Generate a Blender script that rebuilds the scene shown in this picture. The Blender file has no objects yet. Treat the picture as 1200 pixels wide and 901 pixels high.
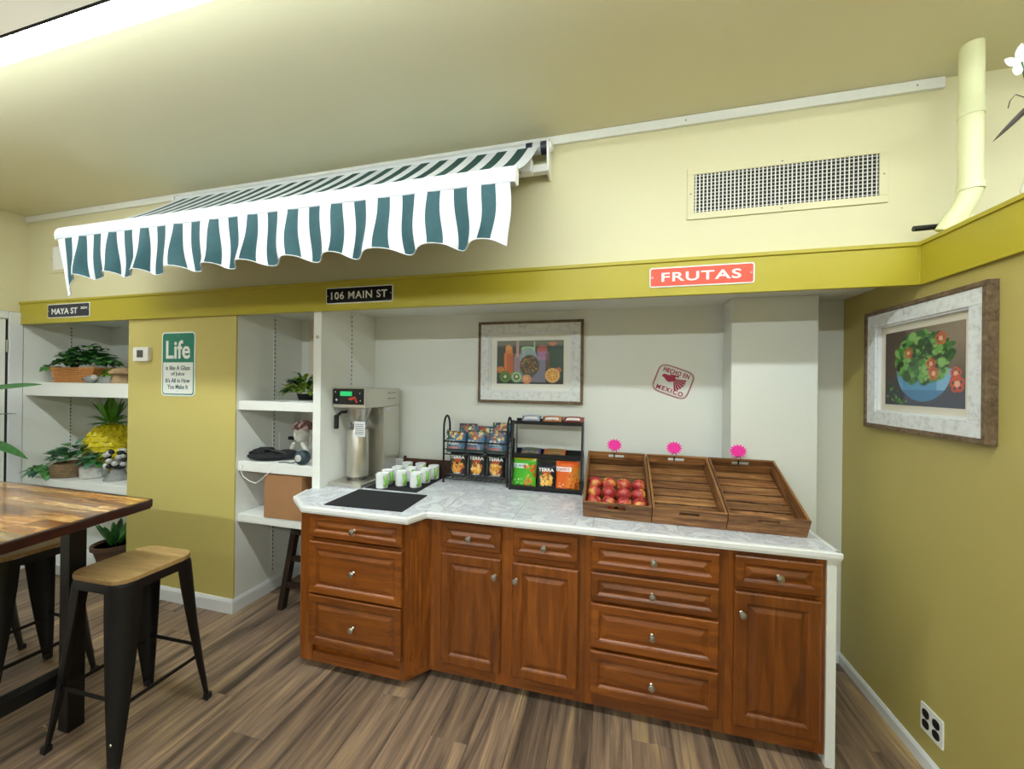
import bpy, bmesh, math, random
import numpy as np
from mathutils import Vector, Matrix
random.seed(7)
C = bpy.context.scene.collection
SC = bpy.context.scene
PI = math.pi
rad = math.radians

# ------------------------------------------------------------------ camera, world, exposure
F_PX = 452.04
yaw, pitch, roll = rad(14.73), rad(-0.05), rad(0.68)
fwd = Vector((-math.sin(yaw)*math.cos(pitch), math.cos(yaw)*math.cos(pitch), -math.sin(pitch)))
rgt = Vector((math.cos(yaw), math.sin(yaw), 0)); upv = rgt.cross(fwd)
r2 = rgt*math.cos(roll)+upv*math.sin(roll); u2 = -rgt*math.sin(roll)+upv*math.cos(roll)
cd = bpy.data.cameras.new('camera'); cam = bpy.data.objects.new('camera', cd); C.objects.link(cam)
mw = Matrix(((r2.x, u2.x, -fwd.x, 0), (r2.y, u2.y, -fwd.y, 0), (r2.z, u2.z, -fwd.z, 1.6092), (0, 0, 0, 1)))
cam.matrix_world = mw
cd.sensor_width = 36; cd.lens = F_PX/1200*36; cd.clip_start = .02
SC.camera = cam
W = bpy.data.worlds.new('world'); SC.world = W; W.use_nodes = True
W.node_tree.nodes['Background'].inputs[0].default_value = (.9, .95, 1, 1)
W.node_tree.nodes['Background'].inputs[1].default_value = .35
SC.view_settings.view_transform = 'Standard'; SC.view_settings.look = 'None'
SC.view_settings.gamma = 1; SC.view_settings.use_curve_mapping = False
SC.view_settings.exposure = 1.55
TUBE_NEAR = 14.5      # emission of the tube light seen at top left
TUBE_FAR = 32.0       # emission of the second row, behind the camera
TUBE_COL = (.91, 1.0, 1.0, 1)

# ------------------------------------------------------------------ helpers
def lin(c):
    c = c.lstrip('#'); v = [int(c[i:i+2], 16)/255 for i in (0, 2, 4)]
    return tuple(x/12.92 if x <= .04045 else ((x+.055)/1.055)**2.4 for x in v)+(1,)
def larr(c): return np.array(lin(c)[:3])

class NT:
    def __init__(s, name):
        s.m = bpy.data.materials.new(name); s.m.use_nodes = True
        s.t = s.m.node_tree; s.b = s.t.nodes['Principled BSDF']
    def n(s, typ, **kw):
        x = s.t.nodes.new(typ)
        for k, v in kw.items():
            if k in x.inputs.keys(): x.inputs[k].default_value = v
            else: setattr(x, k, v)
        return x
    def l(s, a, b): s.t.links.new(a, b)

def mat(name, col, rough=.5, metal=0, noise=0, nscale=8, bump=0, bscale=60, stretch=(1, 1, 1), spec=.5, trans=0, coat=0, emit=None):
    k = NT(name); b = k.b
    c = lin(col) if isinstance(col, str) else col
    b.inputs['Base Color'].default_value = c
    b.inputs['Roughness'].default_value = rough
    b.inputs['Metallic'].default_value = metal
    b.inputs['Specular IOR Level'].default_value = spec
    b.inputs['Coat Weight'].default_value = coat
    if emit: b.inputs['Emission Color'].default_value = emit[0]; b.inputs['Emission Strength'].default_value = emit[1]
    if noise or bump:
        tc = k.n('ShaderNodeTexCoord'); mp = k.n('ShaderNodeMapping'); mp.inputs['Scale'].default_value = stretch
        k.l(tc.outputs['Object'], mp.inputs[0])
    if noise:
        nz = k.n('ShaderNodeTexNoise'); nz.inputs['Scale'].default_value = nscale; nz.inputs['Detail'].default_value = 4
        k.l(mp.outputs[0], nz.inputs['Vector'])
        rp = k.n('ShaderNodeValToRGB')
        rp.color_ramp.elements[0].position = .3; rp.color_ramp.elements[1].position = .7
        rp.color_ramp.elements[0].color = tuple(x*(1-noise) for x in c[:3])+(1,)
        rp.color_ramp.elements[1].color = tuple(min(1, x*(1+noise)) for x in c[:3])+(1,)
        k.l(nz.outputs[0], rp.inputs[0]); k.l(rp.outputs[0], b.inputs['Base Color'])
    if bump:
        nb = k.n('ShaderNodeTexNoise'); nb.inputs['Scale'].default_value = bscale; nb.inputs['Detail'].default_value = 3
        k.l(mp.outputs[0], nb.inputs['Vector'])
        bp = k.n('ShaderNodeBump'); bp.inputs['Strength'].default_value = bump; bp.inputs['Distance'].default_value = .01
        k.l(nb.outputs[0], bp.inputs['Height']); k.l(bp.outputs[0], b.inputs['Normal'])
    return k.m

def wood(name, stops, scale=3.0, stretch=(1, 14, 14), rough=.4, coat=0, rnd=True, bump=.08, dist=1.2, gen=False, vr=(.78, 1.22)):
    """grain along local x for stretch (1,14,14); colour ramp stops [(pos, hex)]"""
    k = NT(name); b = k.b
    tc = k.n('ShaderNodeTexCoord'); mp = k.n('ShaderNodeMapping'); mp.inputs['Scale'].default_value = stretch
    src = tc.outputs['Object']
    if rnd:
        oi = k.n('ShaderNodeObjectInfo'); cm = k.n('ShaderNodeCombineXYZ'); mu = k.n('ShaderNodeMath', operation='MULTIPLY'); mu.inputs[1].default_value = 37
        k.l(oi.outputs['Random'], mu.inputs[0]); k.l(mu.outputs[0], cm.inputs[0]); k.l(mu.outputs[0], cm.inputs[1]); k.l(mu.outputs[0], cm.inputs[2])
        va = k.n('ShaderNodeVectorMath', operation='ADD'); k.l(src, va.inputs[0]); k.l(cm.outputs[0], va.inputs[1]); src = va.outputs[0]
    k.l(src, mp.inputs[0])
    nz = k.n('ShaderNodeTexNoise'); nz.inputs['Scale'].default_value = scale; nz.inputs['Detail'].default_value = 8; nz.inputs['Roughness'].default_value = .62; nz.inputs['Distortion'].default_value = dist
    k.l(mp.outputs[0], nz.inputs['Vector'])
    rp = k.n('ShaderNodeValToRGB'); el = rp.color_ramp.elements
    el[0].position, el[0].color = stops[0][0], lin(stops[0][1]); el[1].position, el[1].color = stops[-1][0], lin(stops[-1][1])
    for p, c in stops[1:-1]:
        e = el.new(p); e.color = lin(c)
    k.l(nz.outputs[0], rp.inputs[0]); out = rp.outputs[0]
    if rnd:
        hs = k.n('ShaderNodeHueSaturation'); mr = k.n('ShaderNodeMapRange'); mr.inputs[3].default_value = vr[0]; mr.inputs[4].default_value = vr[1]
        k.l(oi.outputs['Random'], mr.inputs[0]); k.l(mr.outputs[0], hs.inputs['Value']); k.l(out, hs.inputs['Color']); out = hs.outputs[0]
    k.l(out, b.inputs['Base Color']); b.inputs['Roughness'].default_value = rough; b.inputs['Coat Weight'].default_value = coat; b.inputs['Coat Roughness'].default_value = .08
    if bump:
        bp = k.n('ShaderNodeBump'); bp.inputs['Strength'].default_value = bump; bp.inputs['Distance'].default_value = .01
        k.l(nz.outputs[0], bp.inputs['Height']); k.l(bp.outputs[0], b.inputs['Normal'])
    return k.m

def vcmat(name, rough=.5, coat=0, bump=0):
    k = NT(name); a = k.n('ShaderNodeAttribute', attribute_name='Col')
    k.l(a.outputs['Color'], k.b.inputs['Base Color']); k.b.inputs['Roughness'].default_value = rough; k.b.inputs['Coat Weight'].default_value = coat
    if bump:
        tc = k.n('ShaderNodeTexCoord'); nb = k.n('ShaderNodeTexNoise'); nb.inputs['Scale'].default_value = 35; k.l(tc.outputs['Object'], nb.inputs['Vector'])
        bp = k.n('ShaderNodeBump'); bp.inputs['Strength'].default_value = bump; bp.inputs['Distance'].default_value = .01
        k.l(nb.outputs[0], bp.inputs['Height']); k.l(bp.outputs[0], k.b.inputs['Normal'])
    return k.m

class MB:
    def __init__(s): s.v = []; s.f = []; s.mi = []; s.X = None
    def _a(s, vs, fs, m=0):
        o = len(s.v)
        if s.X is not None: vs = [tuple(s.X @ Vector(p)) for p in vs]
        s.v += [tuple(p) for p in vs]
        for f in fs: s.f.append(tuple(i+o for i in f)); s.mi.append(m)
        return s
    def box(s, x0, x1, y0, y1, z0, z1, m=0):
        return s._a([(x0, y0, z0), (x1, y0, z0), (x1, y1, z0), (x0, y1, z0), (x0, y0, z1), (x1, y0, z1), (x1, y1, z1), (x0, y1, z1)],
                    [(0, 3, 2, 1), (4, 5, 6, 7), (0, 1, 5, 4), (1, 2, 6, 5), (2, 3, 7, 6), (3, 0, 4, 7)], m)
    def prism(s, pts, a, b, axis='z', m=0):
        n = len(pts)
        ar = sum(pts[i][0]*pts[(i+1) % n][1]-pts[(i+1) % n][0]*pts[i][1] for i in range(n))
        if ar < 0: pts = pts[::-1]
        def P(p, h): return (p[0], p[1], h) if axis == 'z' else ((p[0], h, p[1]) if axis == 'y' else (h, p[0], p[1]))
        vs = [P(p, a) for p in pts]+[P(p, b) for p in pts]
        fs = [tuple(range(n))[::-1], tuple(range(n, 2*n))]+[(i, (i+1) % n, n+(i+1) % n, n+i) for i in range(n)]
        if axis == 'y': fs = [f[::-1] for f in fs]
        return s._a(vs, fs, m)
    def tube(s, pts, r, n=8, m=0, closed=False, caps=True):
        pts = [Vector(p) for p in pts]; N = len(pts); rs = r if isinstance(r, (list, tuple)) else [r]*N
        vs = []; prev = None
        for i, p in enumerate(pts):
            if closed: d = (pts[(i+1) % N]-pts[i-1])
            else: d = pts[min(i+1, N-1)]-pts[max(i-1, 0)]
            d.normalize()
            if prev is None:
                a = Vector((0, 0, 1)) if abs(d.z) < .9 else Vector((1, 0, 0)); u = d.cross(a).normalized()
            else:
                u = (prev-d*prev.dot(d)).normalized()
            prev = u; w = d.cross(u)
            for k in range(n):
                t = 2*PI*k/n; vs.append(p+(u*math.cos(t)+w*math.sin(t))*rs[i])
        fs = []
        for i in range(N if closed else N-1):
            j = (i+1) % N
            for k in range(n): fs.append((i*n+k, i*n+(k+1) % n, j*n+(k+1) % n, j*n+k))
        if caps and not closed: fs += [tuple(range(n))[::-1], tuple(range((N-1)*n, N*n))]
        return s._a(vs, fs, m)
    def lathe(s, prof, n=24, c=(0, 0, 0), m=0, axis='z'):
        vs = []
        for (r, z) in prof:
            for k in range(n):
                t = 2*PI*k/n; q = (r*math.cos(t), r*math.sin(t), z)
                if axis == 'y': q = (q[0], -q[2], q[1])
                if axis == 'x': q = (q[2], q[0], q[1])
                vs.append((q[0]+c[0], q[1]+c[1], q[2]+c[2]))
        fs = []; P = len(prof)
        for i in range(P-1):
            for k in range(n): fs.append((i*n+k, i*n+(k+1) % n, (i+1)*n+(k+1) % n, (i+1)*n+k))
        if prof[0][0] > 1e-4: fs.append(tuple(range(n))[::-1])
        if prof[-1][0] > 1e-4: fs.append(tuple(range((P-1)*n, P*n)))
        return s._a(vs, fs, m)
    def ball(s, c, r, n=12, k=8, m=0):
        rx, ry, rz = (r, r, r) if not isinstance(r, (list, tuple)) else r
        vs = []
        for i in range(k+1):
            a = PI*i/k
            for j in range(n):
                b = 2*PI*j/n; vs.append((c[0]+rx*math.sin(a)*math.cos(b), c[1]+ry*math.sin(a)*math.sin(b), c[2]-rz*math.cos(a)))
        fs = [(i*n+j, i*n+(j+1) % n, (i+1)*n+(j+1) % n, (i+1)*n+j) for i in range(k) for j in range(n)]
        return s._a(vs, fs, m)
    def leaf(s, base, d, L, w, droop=.3, m=0, seg=5, fold=.25, up=Vector((0, 0, 1))):
        """pointed blade with a midrib fold and thickness-free but curved surface"""
        base = Vector(base); d = Vector(d).normalized(); side = d.cross(up)
        if side.length < 1e-3: side = Vector((1, 0, 0))
        side.normalize(); nrm = side.cross(d).normalized(); vs = []
        for i in range(seg+1):
            t = i/seg; p = base+d*(L*t)-Vector((0, 0, 1))*(droop*L*t*t)
            ww = w*math.sin(PI*min(1, t*.93+.04))**.8 if 0 < t < 1 else w*.06
            vs += [p-side*ww+nrm*ww*fold, p, p+side*ww+nrm*ww*fold]
        fs = []
        for i in range(seg):
            a = i*3; fs += [(a, a+1, a+4, a+3), (a+1, a+2, a+5, a+4)]
        return s._a(vs, fs, m)
    def rings(s, x0, x1, z0, z1, prof, m=0):
        """panel facing -y made of nested rectangles: prof=[(inset, y)]"""
        vs = []
        for (i, y) in prof:
            vs += [(x0+i, y, z0+i), (x1-i, y, z0+i), (x1-i, y, z1-i), (x0+i, y, z1-i)]
        fs = []
        for k in range(len(prof)-1):
            for j in range(4):
                a, b = k*4+j, k*4+(j+1) % 4; fs.append((a, b, b+4, a+4))
        n = (len(prof)-1)*4; fs.append((n, n+1, n+2, n+3)); fs.append((3, 2, 1, 0))
        return s._a(vs, fs, m)
    def build(s, name, mats, parent=None, smooth=False, bevel=0, loc=None, seg=2, weld=False):
        me = bpy.data.meshes.new(name); me.from_pydata(s.v, [], s.f)
        if not isinstance(mats, (list, tuple)): mats = [mats]
        for q in mats: me.materials.append(q)
        me.polygons.foreach_set('material_index', s.mi)
        if weld:
            bm = bmesh.new(); bm.from_mesh(me); bmesh.ops.remove_doubles(bm, verts=bm.verts, dist=1e-5); bmesh.ops.recalc_face_normals(bm, faces=bm.faces); bm.to_mesh(me); bm.free()
        me.update()
        if smooth: me.polygons.foreach_set('use_smooth', [True]*len(me.polygons)); me.set_sharp_from_angle(angle=rad(40))
        o = bpy.data.objects.new(name, me); C.objects.link(o)
        if parent: o.parent = parent
        if loc is not None: o.location = loc
        if bevel:
            md = o.modifiers.new('bevel', 'BEVEL'); md.width = bevel; md.segments = seg; md.limit_method = 'ANGLE'; md.angle_limit = rad(35)
        return o

def tag(o, label, cat, group=None, kind=None):
    if label: o['label'] = label
    if cat: o['category'] = cat
    if group: o['group'] = group
    if kind: o['kind'] = kind
    return o
def thing(name, label, cat, loc=(0, 0, 0), rz=0, group=None, rot=None):
    o = bpy.data.objects.new(name, None); C.objects.link(o); o.empty_display_size = .05
    o.location = loc; o.rotation_euler = rot if rot else (0, 0, rz)
    return tag(o, label, cat, group)
def struct(o): o['kind'] = 'structure'; return o
def stuff(o): o['kind'] = 'stuff'; return o
def kids(o): return [c for c in bpy.data.objects if c.parent == o]
def dup(root, loc, rz=None, label=None, rot=None):
    r = root.copy(); C.objects.link(r); r.location = loc
    if rz is not None: r.rotation_euler = (0, 0, rz)
    if rot is not None: r.rotation_euler = rot
    if label: r['label'] = label
    for ch in kids(root):
        c = ch.copy(); C.objects.link(c); c.parent = r
        for g in kids(ch):
            d = g.copy(); C.objects.link(d); d.parent = c
    return r

def text(body, name, m, parent, w=None, h=None, c=(0, 0, 0), rot=(PI/2, 0, 0), ext=.001, bold=0.0, spacing=1.0, label=None):
    """lettering as a thin solid mesh, fitted to width w (or height h), centred on c, standing in the xz plane, facing -y"""
    cu = bpy.data.curves.new(name, 'FONT'); cu.body = body; cu.size = 1; cu.offset = bold; cu.extrude = .01
    cu.align_x = 'LEFT'; cu.space_character = spacing; cu.resolution_u = 4; cu.space_line = .95
    if '\n' in body: cu.align_x = 'CENTER'
    o = bpy.data.objects.new(name, cu); C.objects.link(o)
    bpy.context.view_layer.update()
    me = bpy.data.meshes.new_from_object(o.evaluated_get(bpy.context.evaluated_depsgraph_get()))
    bpy.data.objects.remove(o)
    n = len(me.vertices); co = np.empty(n*3, 'f'); me.vertices.foreach_get('co', co); co = co.reshape(-1, 3)
    mn, mx = co.min(0), co.max(0); ce = (mn+mx)/2; sz = mx-mn
    sx = w/sz[0] if w else h/sz[1]; sy = h/sz[1] if h else sx
    co = (co-ce)*np.array([sx, sy, ext/.02]); me.vertices.foreach_set('co', co.ravel()); me.update()
    me.materials.clear(); me.materials.append(m)
    r = bpy.data.objects.new(name, me); C.objects.link(r); r.location = c; r.rotation_euler = rot
    if parent: r.parent = parent
    if label: r['label'] = label
    return r

# 'paint' helpers: flat printed pictures as colour per vertex of a fine grid
class Paint:
    def __init__(s, nx, ny, asp, base):
        s.nx, s.ny = nx, ny
        u, v = np.meshgrid(np.linspace(0, 1, nx+1), np.linspace(0, 1, ny+1)); s.u, s.v, s.a = u, v, asp
        s.c = np.ones(u.shape+(3,))*larr(base); s.rs = np.random.RandomState(3)
    def put(s, mask, col, soft=1.0):
        k = np.clip(mask, 0, 1)[..., None]*soft; s.c = s.c*(1-k)+(larr(col) if isinstance(col, str) else col)*k
    def ell(s, cx, cy, rx, ry, col, rot=0, e=.12, ring=None):
        x = (s.u-cx); y = (s.v-cy)/s.a
        ca, sa = math.cos(rot), math.sin(rot); X = (x*ca+y*sa)/rx; Y = (-x*sa+y*ca)/ry
        d = np.sqrt(X*X+Y*Y); m = (1-d)/e+.5
        if ring: m = np.minimum(m, (d-ring)/e+.5)
        s.put(m, col)
    def rect(s, x0, x1, y0, y1, col, soft=1.0): s.put(((s.u >= x0) & (s.u <= x1) & (s.v >= y0) & (s.v <= y1)).astype(float), col, soft)
    def noise(s, amt):
        n = s.rs.rand(*s.u.shape); s.c = np.clip(s.c*(1+(n[..., None]-.5)*amt), 0, 1)
    def blobs(s, n, x0, x1, y0, y1, rmin, rmax, cols, inside=None, asp=1.0):
        for i in range(n):
            x = x0+(x1-x0)*s.rs.rand(); y = y0+(y1-y0)*s.rs.rand()
            if inside and not inside(x, y): continue
            r = rmin+(rmax-rmin)*s.rs.rand(); s.ell(x, y, r, r*(.35+.5*s.rs.rand())*asp, cols[s.rs.randint(len(cols))], rot=s.rs.rand()*3.1, e=.4)
    def mesh(s, name, w, h, m, parent, surf=None, thick=.002, loc=None):
        """grid facing -y, local x in [-w/2,w/2], z in [0,h]; surf(u,v)->y offset"""
        nx, ny = s.nx, s.ny
        X = (s.u-.5)*w; Z = s.v*h; Y = surf(s.u, s.v) if surf is not None else np.zeros_like(X)
        if isinstance(Y, tuple): X, Y, Z = Y
        fr = np.stack([X, Y, Z], -1).reshape(-1, 3)
        bk = fr.copy()
        if surf is None: bk[:, 1] += thick
        else: bk[:, 1] = 2*Y.reshape(-1)[0]-bk[:, 1]+thick
        vs = [tuple(p) for p in fr]+[tuple(p) for p in bk]; n = len(fr); fs = []
        for j in range(ny):
            for i in range(nx):
                a = j*(nx+1)+i; fs.append((a, a+1, a+nx+2, a+nx+1)); fs.append((n+a, n+a+nx+1, n+a+nx+2, n+a+1))
        edge = [i for i in range(nx+1)]+[j*(nx+1)+nx for j in range(1, ny+1)]+[ny*(nx+1)+i for i in range(nx-1, -1, -1)]+[j*(nx+1) for j in range(ny-1, 0, -1)]
        for k in range(len(edge)):
            a, b = edge[k], edge[(k+1) % len(edge)]; fs.append((a, a+n, b+n, b))
        me = bpy.data.meshes.new(name); me.from_pydata(vs, [], fs); me.materials.append(m)
        ca = me.color_attributes.new('Col', 'FLOAT_COLOR', 'POINT'); cc = s.c.reshape(-1, 3); cc = np.concatenate([cc, cc]); cc = np.concatenate([cc, np.ones((len(cc), 1))], 1)
        ca.data.foreach_set('color', cc.astype('f').ravel()); me.update()
        if surf is not None: me.polygons.foreach_set('use_smooth', [True]*len(me.polygons))
        o = bpy.data.objects.new(name, me); C.objects.link(o)
        if parent: o.parent = parent
        if loc is not None: o.location = loc
        return o

# ------------------------------------------------------------------ materials
M = {}
M['cream'] = mat('cream_wall_paint', '#dcd6b0', .55, bump=.03, bscale=180)
M['ceil'] = mat('ceiling_paint', '#e4debc', .6, bump=.03, bscale=150)
M['offwhite'] = mat('off_white_wall_paint', '#f3f1e8', .6)
M['olive'] = mat('olive_fascia_paint', '#b7a92e', .42, noise=.04, nscale=3, bump=.03, bscale=100)
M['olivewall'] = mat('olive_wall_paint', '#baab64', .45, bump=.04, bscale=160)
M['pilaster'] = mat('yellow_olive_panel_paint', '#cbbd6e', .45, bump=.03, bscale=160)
M['niche'] = mat('pale_niche_paint', '#e6e9e3', .5, bump=.03, bscale=160)
M['white'] = mat('white_paint', '#eceeea', .4, bump=.02, bscale=120)
M['whitecool'] = mat('cool_white_paint', '#e4e7ea', .4)
M['slot'] = mat('dark_slot', '#22221e', .8)
M['chrome'] = mat('brushed_nickel', '#b9b6b0', .28, 1)
M['steel'] = mat('stainless_steel', '#d3d0c8', .33, 1, bump=.05, bscale=40, stretch=(1, 1, 14))
M['steeld'] = mat('dark_steel', '#6a6864', .3, 1)
M['black'] = mat('black_metal', '#101011', .42, .2)
M['blackpl'] = mat('black_plastic', '#141417', .4)
M['blackcloth'] = mat('black_mat_fabric', '#15161b', .85, noise=.25, nscale=90, bump=.2, bscale=300)
M['grout'] = mat('counter_joint', '#8f8f8c', .7)
M['whitemet'] = mat('white_powder_coat', '#f1f3f4', .35)
M['teal'] = mat('teal_canvas', '#17474e', .7, noise=.08, nscale=30)
M['tealtop'] = mat('dark_green_canvas', '#17423f', .7, noise=.08, nscale=30)
M['canvas'] = mat('white_canvas', '#d3d6da', .75)
M['barwhite'] = mat('white_bar_enamel', '#c9cdd4', .4)
M['cardboard'] = mat('cardboard', '#a67a52', .8, noise=.06, nscale=5)
M['cab'] = wood('cherry_cabinet_wood', [(.3, '#5d2f0b'), (.5, '#7a400e'), (.7, '#935316')], 2.2, (9, 9, 1), .34, .12, bump=.03)
M['cabh'] = wood('cherry_cabinet_wood_horizontal', [(.3, '#5d2f0b'), (.5, '#7a400e'), (.7, '#935316')], 2.2, (1, 9, 9), .34, .12, bump=.03)
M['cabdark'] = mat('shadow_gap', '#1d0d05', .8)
M['crate'] = wood('acacia_crate_wood', [(.25, '#3c2413'), (.42, '#6b4526'), (.55, '#8f6238'), (.72, '#b98d58')], 3.2, (1, 10, 10), .5, bump=.1, vr=(.6, 1.35))
M['cratev'] = wood('acacia_crate_wood_side', [(.25, '#3c2413'), (.42, '#6b4526'), (.55, '#8a5f37'), (.72, '#a87c4b')], 3.2, (10, 1, 10), .5, bump=.1)
M['seat'] = wood('stool_seat_wood', [(.25, '#86693f'), (.5, '#a08152'), (.75, '#b39465')], 3, (1, 7, 7), .45, bump=.05)
M['table'] = wood('acacia_table_wood', [(.22, '#35180a'), (.38, '#6f3f16'), (.5, '#a06a2c'), (.6, '#c39a58'), (.75, '#e3cb9c')], 2.2, (.9, 8, 8), .14, .45, bump=0, vr=(.45, 1.6))
M['bark'] = mat('dark_live_edge', '#2c120b', .3, noise=.4, nscale=25, coat=.6)
M['knot'] = mat('table_knot', '#7a4b1c', .12, noise=.3, nscale=40, coat=.9)
M['darkwood'] = mat('dark_stained_wood', '#2a1a12', .5, noise=.3, nscale=14, stretch=(4, 4, 1))
M['brown'] = mat('walnut_board', '#4a2b1a', .5, noise=.25, nscale=10, stretch=(1, 6, 6))
M['rust'] = wood('weathered_brown_wood', [(.3, '#4c3d2e'), (.5, '#6f5b45'), (.7, '#8b755a')], 5, (6, 6, 6), .7, rnd=False, bump=.3)
M['distress'] = wood('distressed_white_wood', [(.26, '#8f8b80'), (.36, '#cfd0cc'), (.5, '#e2e5e6'), (.8, '#eef0f0')], 34, (1, 1, 1), .6, rnd=False, bump=.25, dist=.2)
M['matboard'] = mat('mat_board', '#ecece4', .7)
M['matboardr'] = mat('warm_mat_board', '#e3dccb', .7)
M['ceramic'] = mat('white_ceramic', '#eceef0', .2, coat=.3)
M['green'] = mat('lime_green_glaze', '#7fc043', .25, coat=.3)
M['plate'] = mat('white_plastic', '#eeeeea', .35)
M['ivory'] = mat('cream_pipe', '#eceec0', .4)
M['pink'] = mat('neon_pink_card', '#ff35b0', .6)
M['leaf1'] = mat('dark_green_leaf', '#2c6428', .45, noise=.35, nscale=30)
M['leaf2'] = mat('mid_green_leaf', '#508b44', .45, noise=.35, nscale=30)
M['leaf3'] = mat('blue_green_leaf', '#4f7f66', .5, noise=.3, nscale=40)
M['lime'] = mat('lime_leaf', '#9aba48', .5, noise=.3, nscale=40)
M['wicker'] = mat('orange_wicker', '#c98a4c', .7, noise=.35, nscale=60, stretch=(1, 1, 3), bump=.6, bscale=90)
M['wicker2'] = mat('brown_woven_fibre', '#8f7758', .8, noise=.3, nscale=60, bump=.6, bscale=90)
M['stone'] = mat('grey_stone', '#8a8d8a', .8, noise=.25, nscale=25, bump=.3)
M['stonew'] = mat('pale_stone', '#c3c2bd', .75, noise=.2, nscale=25, bump=.3)
M['plaster'] = mat('white_plaster', '#cfccc3', .6, noise=.12, nscale=30, bump=.3, bscale=60)
M['tan'] = mat('tan_stone', '#a58a68', .8, noise=.3, nscale=20, bump=.3)
M['yellow'] = mat('yellow_glaze', '#d6c215', .4, noise=.1, nscale=20)
M['pinegreen'] = mat('pineapple_green', '#5a9421', .5, noise=.2, nscale=30)
M['soil'] = mat('dark_soil', '#241a12', .95)
M['potbrown'] = mat('brown_clay_pot', '#5a4030', .6, noise=.2, nscale=10)
M['flower'] = mat('dusty_rose_flower', '#6e4a44', .8, noise=.4, nscale=40)
M['flower2'] = mat('pale_rose_flower', '#c7a9a8', .8, noise=.2, nscale=40)
M['slate'] = mat('slate_blue_plastic', '#2e3f49', .4)
M['red'] = mat('sign_red', '#e8553f', .45)
M['navy'] = mat('sign_navy', '#20233a', .45)
M['signgreen'] = mat('sign_green', '#0d7f68', .45)
M['signwhite'] = mat('sign_white', '#f0f4f2', .4)
M['stamp'] = mat('stamp_crimson', '#a82a4c', .6)
M['dgtext'] = mat('sign_text_green', '#3a5f60', .5)
M['lcd'] = mat('green_display', '#18b060', .3, emit=((.02, .6, .18, 1), .22))
M['panel'] = mat('black_panel', '#101014', .25)
M['redink'] = mat('red_print', '#c8402c', .4)
M['paper'] = mat('paper', '#d9dcdf', .7)
M['paint'] = vcmat('printed_picture', .35)
M['foil'] = vcmat('printed_foil', .28, .2, bump=.25)
M['applem'] = None
def glass_mat():
    k = NT('thin_glass'); t = k.t; tr = k.n('ShaderNodeBsdfTransparent'); gl = k.n('ShaderNodeBsdfGlossy'); gl.inputs['Roughness'].default_value = .03
    lw = k.n('ShaderNodeLayerWeight'); pw = k.n('ShaderNodeMath', operation='POWER'); pw.inputs[1].default_value = 5; k.l(lw.outputs['Facing'], pw.inputs[0]); fr = k.n('ShaderNodeMapRange'); fr.inputs[3].default_value = .04; fr.inputs[4].default_value = 1.0; k.l(pw.outputs[0], fr.inputs[0]); mx = k.n('ShaderNodeMixShader')
    k.l(fr.outputs[0], mx.inputs[0]); k.l(tr.outputs[0], mx.inputs[1]); k.l(gl.outputs[0], mx.inputs[2])
    k.l(mx.outputs[0], t.nodes['Material Output'].inputs[0]); return k.m
M['glass'] = glass_mat()
def marble_mat():
    k = NT('white_marble'); tc = k.n('ShaderNodeTexCoord'); oi = k.n('ShaderNodeObjectInfo')
    va = k.n('ShaderNodeVectorMath', operation='ADD'); cm = k.n('ShaderNodeCombineXYZ'); mu = k.n('ShaderNodeMath', operation='MULTIPLY'); mu.inputs[1].default_value = 19
    k.l(oi.outputs['Random'], mu.inputs[0]); k.l(mu.outputs[0], cm.inputs[0]); k.l(mu.outputs[0], cm.inputs[2]); k.l(tc.outputs['Object'], va.inputs[0]); k.l(cm.outputs[0], va.inputs[1])
    n1 = k.n('ShaderNodeTexNoise'); n1.inputs['Scale'].default_value = 6; n1.inputs['Detail'].default_value = 9; n1.inputs['Distortion'].default_value = 1.6; n1.inputs['Roughness'].default_value = .65
    k.l(va.outputs[0], n1.inputs['Vector']); r = k.n('ShaderNodeValToRGB'); e = r.color_ramp.elements
    e[0].position = .33; e[0].color = lin('#c0c4cc'); e[1].position = .62; e[1].color = lin('#dde2ea')
    x = e.new(.45); x.color = lin('#d3d8e0'); x = e.new(.5); x.color = lin('#b5b5bf'); x = e.new(.53); x.color = lin('#dcdfe1')
    k.l(n1.outputs[0], r.inputs[0]); k.l(r.outputs[0], k.b.inputs['Base Color']); k.b.inputs['Roughness'].default_value = .3; return k.m
M['marble'] = marble_mat()
M['edge'] = mat('white_counter_edge', '#e9ebea', .3)
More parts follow.
